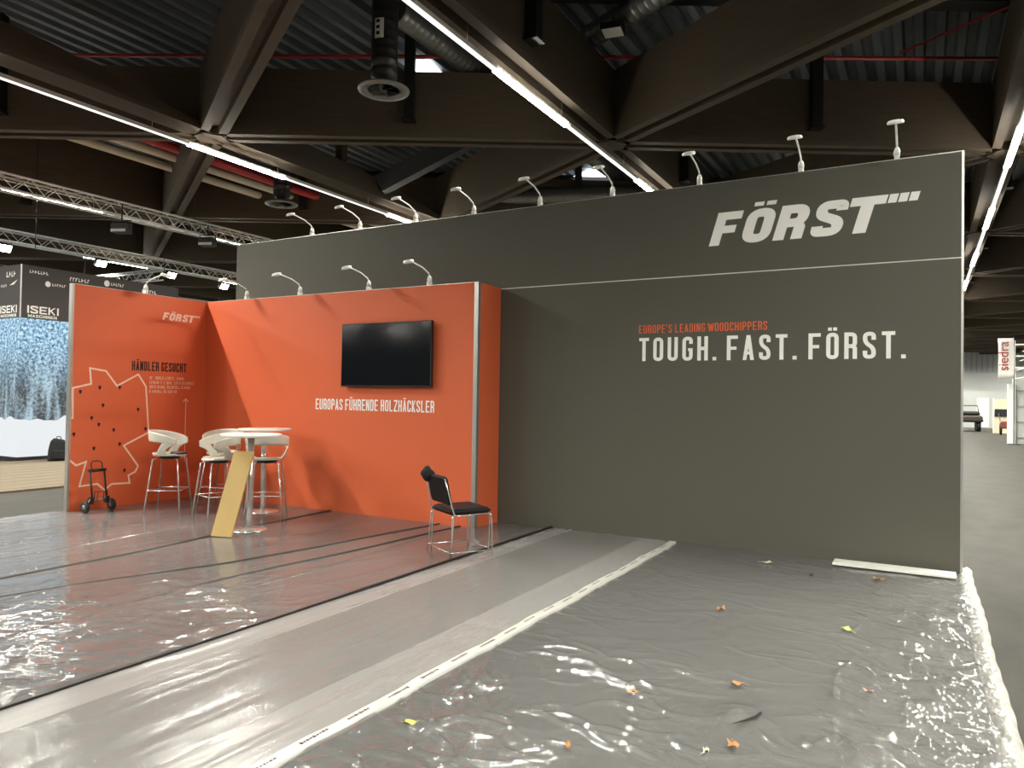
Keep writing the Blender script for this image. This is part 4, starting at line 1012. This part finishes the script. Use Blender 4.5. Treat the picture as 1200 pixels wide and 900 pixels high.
# backpack
bp_ = thing('backpack', (-16.75, 9.15, 0.032), R_(70), 'black backpack standing on the deck against the snow picture', 'bag')
vs = []; fs = []; n = 18; rows = 9
for i in range(rows):
    f = i/(rows-1); wv_ = (1-0.35*f**2.5)*(1 if i < rows-1 else 0.7)
    for k in range(n):
        a = 2*math.pi*k/n; e_ = 0.6
        ca = math.copysign(abs(math.cos(a))**e_, math.cos(a)); sa = math.copysign(abs(math.sin(a))**e_, math.sin(a))
        vs.append((0.21*wv_*ca, 0.13*wv_*sa*(1-0.3*f), 0.48*f-0.02*f*ca))
for i in range(rows-1):
    for k in range(n): fs.append((i*n+k, i*n+(k+1) % n, (i+1)*n+(k+1) % n, (i+1)*n+k))
fs += [tuple(range(n-1, -1, -1)), tuple((rows-1)*n+k for k in range(n))]
mb = MB(); mb.add(vs, fs, True); mb.build('body', m_fabric, bp_)
mb = MB(); mb.bevbox(-0.14, 0.14, -0.17, -0.11, 0.04, 0.24, 0.02); mb.build('front_pocket', m_fabric, bp_)
mb = MB(); mb.tube([(-0.05, 0.03, 0.47), (-0.03, 0.03, 0.53), (0.03, 0.03, 0.53), (0.05, 0.03, 0.47)], 0.010, 8); mb.build('handle', m_fabric, bp_)
# dark partition behind the neighbouring stand
mb = MB(); mb.box(-22.0, -14.2, 20.0, 20.15, 0, 4.0); tag(mb.build('dark_partition', mat('partition_green', s2l((40, 46, 44)), 0.7)), 'dark partition behind the neighbouring stand left of charcoal wall', 'partition')

# ------------------------------------------------------------------ far end of the right aisle
bn = thing('flag_banner', (2.95, 36.0, 0), label='white vertical banner with red lettering in the right aisle', cat='banner')
mb = MB(); vs = []; fs = []
for i in range(5):
    for j in range(9):
        u = i/4.0; v = j/8.0; vs.append((-0.28+0.54*u+0.02*math.sin(v*3), -0.02+0.02*math.sin(u*4+v*2), 2.70+1.66*v))
for i in range(4):
    for j in range(8): a = i*9+j; fs.append((a, a+9, a+10, a+1))
mb.add(vs, fs, True); so = mb.build('cloth', m_white, bn); md = so.modifiers.new('s', 'SOLIDIFY'); md.thickness = 0.008
fc = bpy.data.curves.new('red_lettering', 'FONT'); fc.body = 'siedra'; fc.size = 0.50; fc.extrude = 0.002
fo = bpy.data.objects.new('tmp_text', fc); COL.objects.link(fo)
me = bpy.data.meshes.new_from_object(fo.evaluated_get(bpy.context.evaluated_depsgraph_get())); bpy.data.objects.remove(fo)
me.materials.clear(); me.materials.append(m_red)
fo = link('lettering', me, bn, (0.08, -0.06, 3.02)); fo.rotation_euler = (R_(90), R_(-90), 0); fo['label'] = 'red lettering'
mb = MB(); mb.tube([(0.28, 0, 0.03), (0.28, 0, 4.40)], 0.02, 8); mb.build('pole', m_steel, bn)
mb = MB(); mb.tube([(0.28, 0, 4.38), (-0.28, 0, 4.38)], 0.014, 6); mb.build('crossbar', m_steel, bn)
mb = MB(); mb.box(0.08, 0.48, -0.2, 0.2, 0, 0.03); mb.build('foot', m_steel, bn)
wbth = thing('white_booth', (3.3, 37.0, 0), label='white exhibition booth with frame panels at right picture edge', cat='booth')
mb = MB(); mb.box(-0.22, 0.02, -0.5, 0.0, 0, 2.5); mb.build('column', m_white, wbth)
mb = MB(); mb.box(0.02, 4.0, -0.1, 0.0, 0, 2.5); mb.build('back_panel', m_hallb, wbth)
for z in (0.25, 0.9, 1.55, 2.2):
    mb = MB(); mb.box(0.10, 1.4, -0.16, -0.10, z, z+0.04); mb.build('rail', mat('rail_grey', s2l((150, 150, 146)), 0.5), wbth)
for x in (0.12, 0.75, 1.36):
    mb = MB(); mb.box(x-0.02, x+0.02, -0.16, -0.10, 0.05, 2.45); mb.build('stile', m_alu, wbth)
# white lattice gantry above the booth
ga = thing('white_gantry', (3.4, 38.0, 0), label='white lattice gantry rising above the white booth', cat='gantry')
for x in (0.0, 0.55, 1.3):
    mb = MB(); mb.box(x-0.05, x+0.05, -0.05, 0.05, 0, 4.4); mb.build('post', m_white, ga)
for z in (2.7, 3.2, 3.7, 4.2):
    mb = MB(); mb.box(-0.02, 2.6, -0.03, 0.03, z, z+0.06); mb.build('rung', m_white, ga)
for k in range(4):
    mb = MB(); mb.tube([(0.0+0.1*k, -0.04, 2.72+0.4*k), (1.3, -0.04, 3.05+0.4*k)], 0.025, 6); mb.build('brace', m_white, ga)
bb = thing('beige_booth', (3.55, 50.0, 0), label='beige booth wall with a black screen far down the aisle', cat='booth')
mb = MB(); mb.box(0, 3.0, 0, 0.12, 0, 1.95); mb.build('wall_panel', mat('beige_wall', s2l((214, 204, 176)), 0.7), bb)
mb = MB(); mb.box(0.02, 0.70, -0.05, 0, 0.95, 1.38); mb.build('screen', m_screen, bb)
mb = MB(); mb.box(-0.06, 0.0, -0.02, 0.14, 0, 2.0); mb.build('edge_profile', m_white, bb)
wp = thing('white_partition', (0, 60.0, 0), label='low white partition at the far end of the aisle', cat='partition')
mb = MB(); mb.box(0.5, 6.0, 0, 0.1, 0, 2.6); mb.build('panel', m_hallb, wp)
mb = MB(); mb.box(3.25, 3.95, -0.06, 0, 0.05, 2.1); mb.build('door', m_white, wp)
# work machine silhouettes
vh = thing('utility_vehicle', (2.55, 52.0, 0), label='dark flatbed utility vehicle parked far down the aisle', cat='vehicle')
m_veh = mat('vehicle_dark', s2l((58, 50, 46)), 0.5)
mb = MB(); mb.bevbox(-1.4, 0.55, -0.6, 1.9, 0.55, 0.95, 0.08); mb.build('body', m_veh, vh)
mb = MB(); mb.bevbox(-1.2, 0.45, 0.2, 1.4, 0.95, 1.20, 0.10); mb.build('hood', m_leafd, vh)
mb = MB(); mb.tube([(-1.1, 1.2, 0.95), (-1.0, 1.0, 1.55), (0.35, 1.0, 1.55), (0.45, 1.2, 0.95)], 0.03, 8); mb.build('roll_bar', m_steel, vh)
mb = MB(); mb.bevbox(-1.42, 0.57, -0.68, -0.6, 0.60, 0.72, 0.03); mb.build('bumper', m_blackp, vh)
for x in (-1.2, 0.35):
    for y in (-0.1, 1.4):
        tmp = MB(); tmp.lathe([(0.14, -0.11), (0.30, -0.12), (0.33, -0.07), (0.33, 0.07), (0.30, 0.12), (0.14, 0.11)], 20)
        Mw = Matrix.Translation((x, y, 0.33)) @ Matrix.Rotation(R_(90), 4, 'Y'); mb = MB(); mb.add([tuple(Mw @ Vector(v)) for v in tmp.v], tmp.f, True); mb.build('wheel', m_blackp, vh)
mc = thing('garden_machine', (3.75, 47.0, 0), label='dark wheeled garden machine before the beige booth', cat='machine')
for x in (-0.12, 0.25):
    tmp = MB(); tmp.lathe([(0.12, -0.05), (0.30, -0.05), (0.32, 0), (0.30, 0.05), (0.12, 0.05)], 18)
    Mw = Matrix.Translation((x, 0, 0.32)) @ Matrix.Rotation(R_(90), 4, 'Y'); mb = MB(); mb.add([tuple(Mw @ Vector(v)) for v in tmp.v], tmp.f, True); mb.build('wheel', m_blackp, mc)
mb = MB(); mb.bevbox(-0.15, 0.28, -0.3, 0.3, 0.35, 0.75, 0.05); mb.build('engine', mat('machine_red', s2l((120, 60, 48)), 0.5), mc)
mb = MB(); mb.tube([(-0.1, 0.2, 0.6), (-0.15, 0.7, 1.1), (-0.15, 0.9, 1.12)], 0.02, 6); mb.tube([(0.22, 0.2, 0.6), (0.27, 0.7, 1.1), (0.27, 0.9, 1.12)], 0.02, 6); mb.build('handlebar', m_blackp, mc)
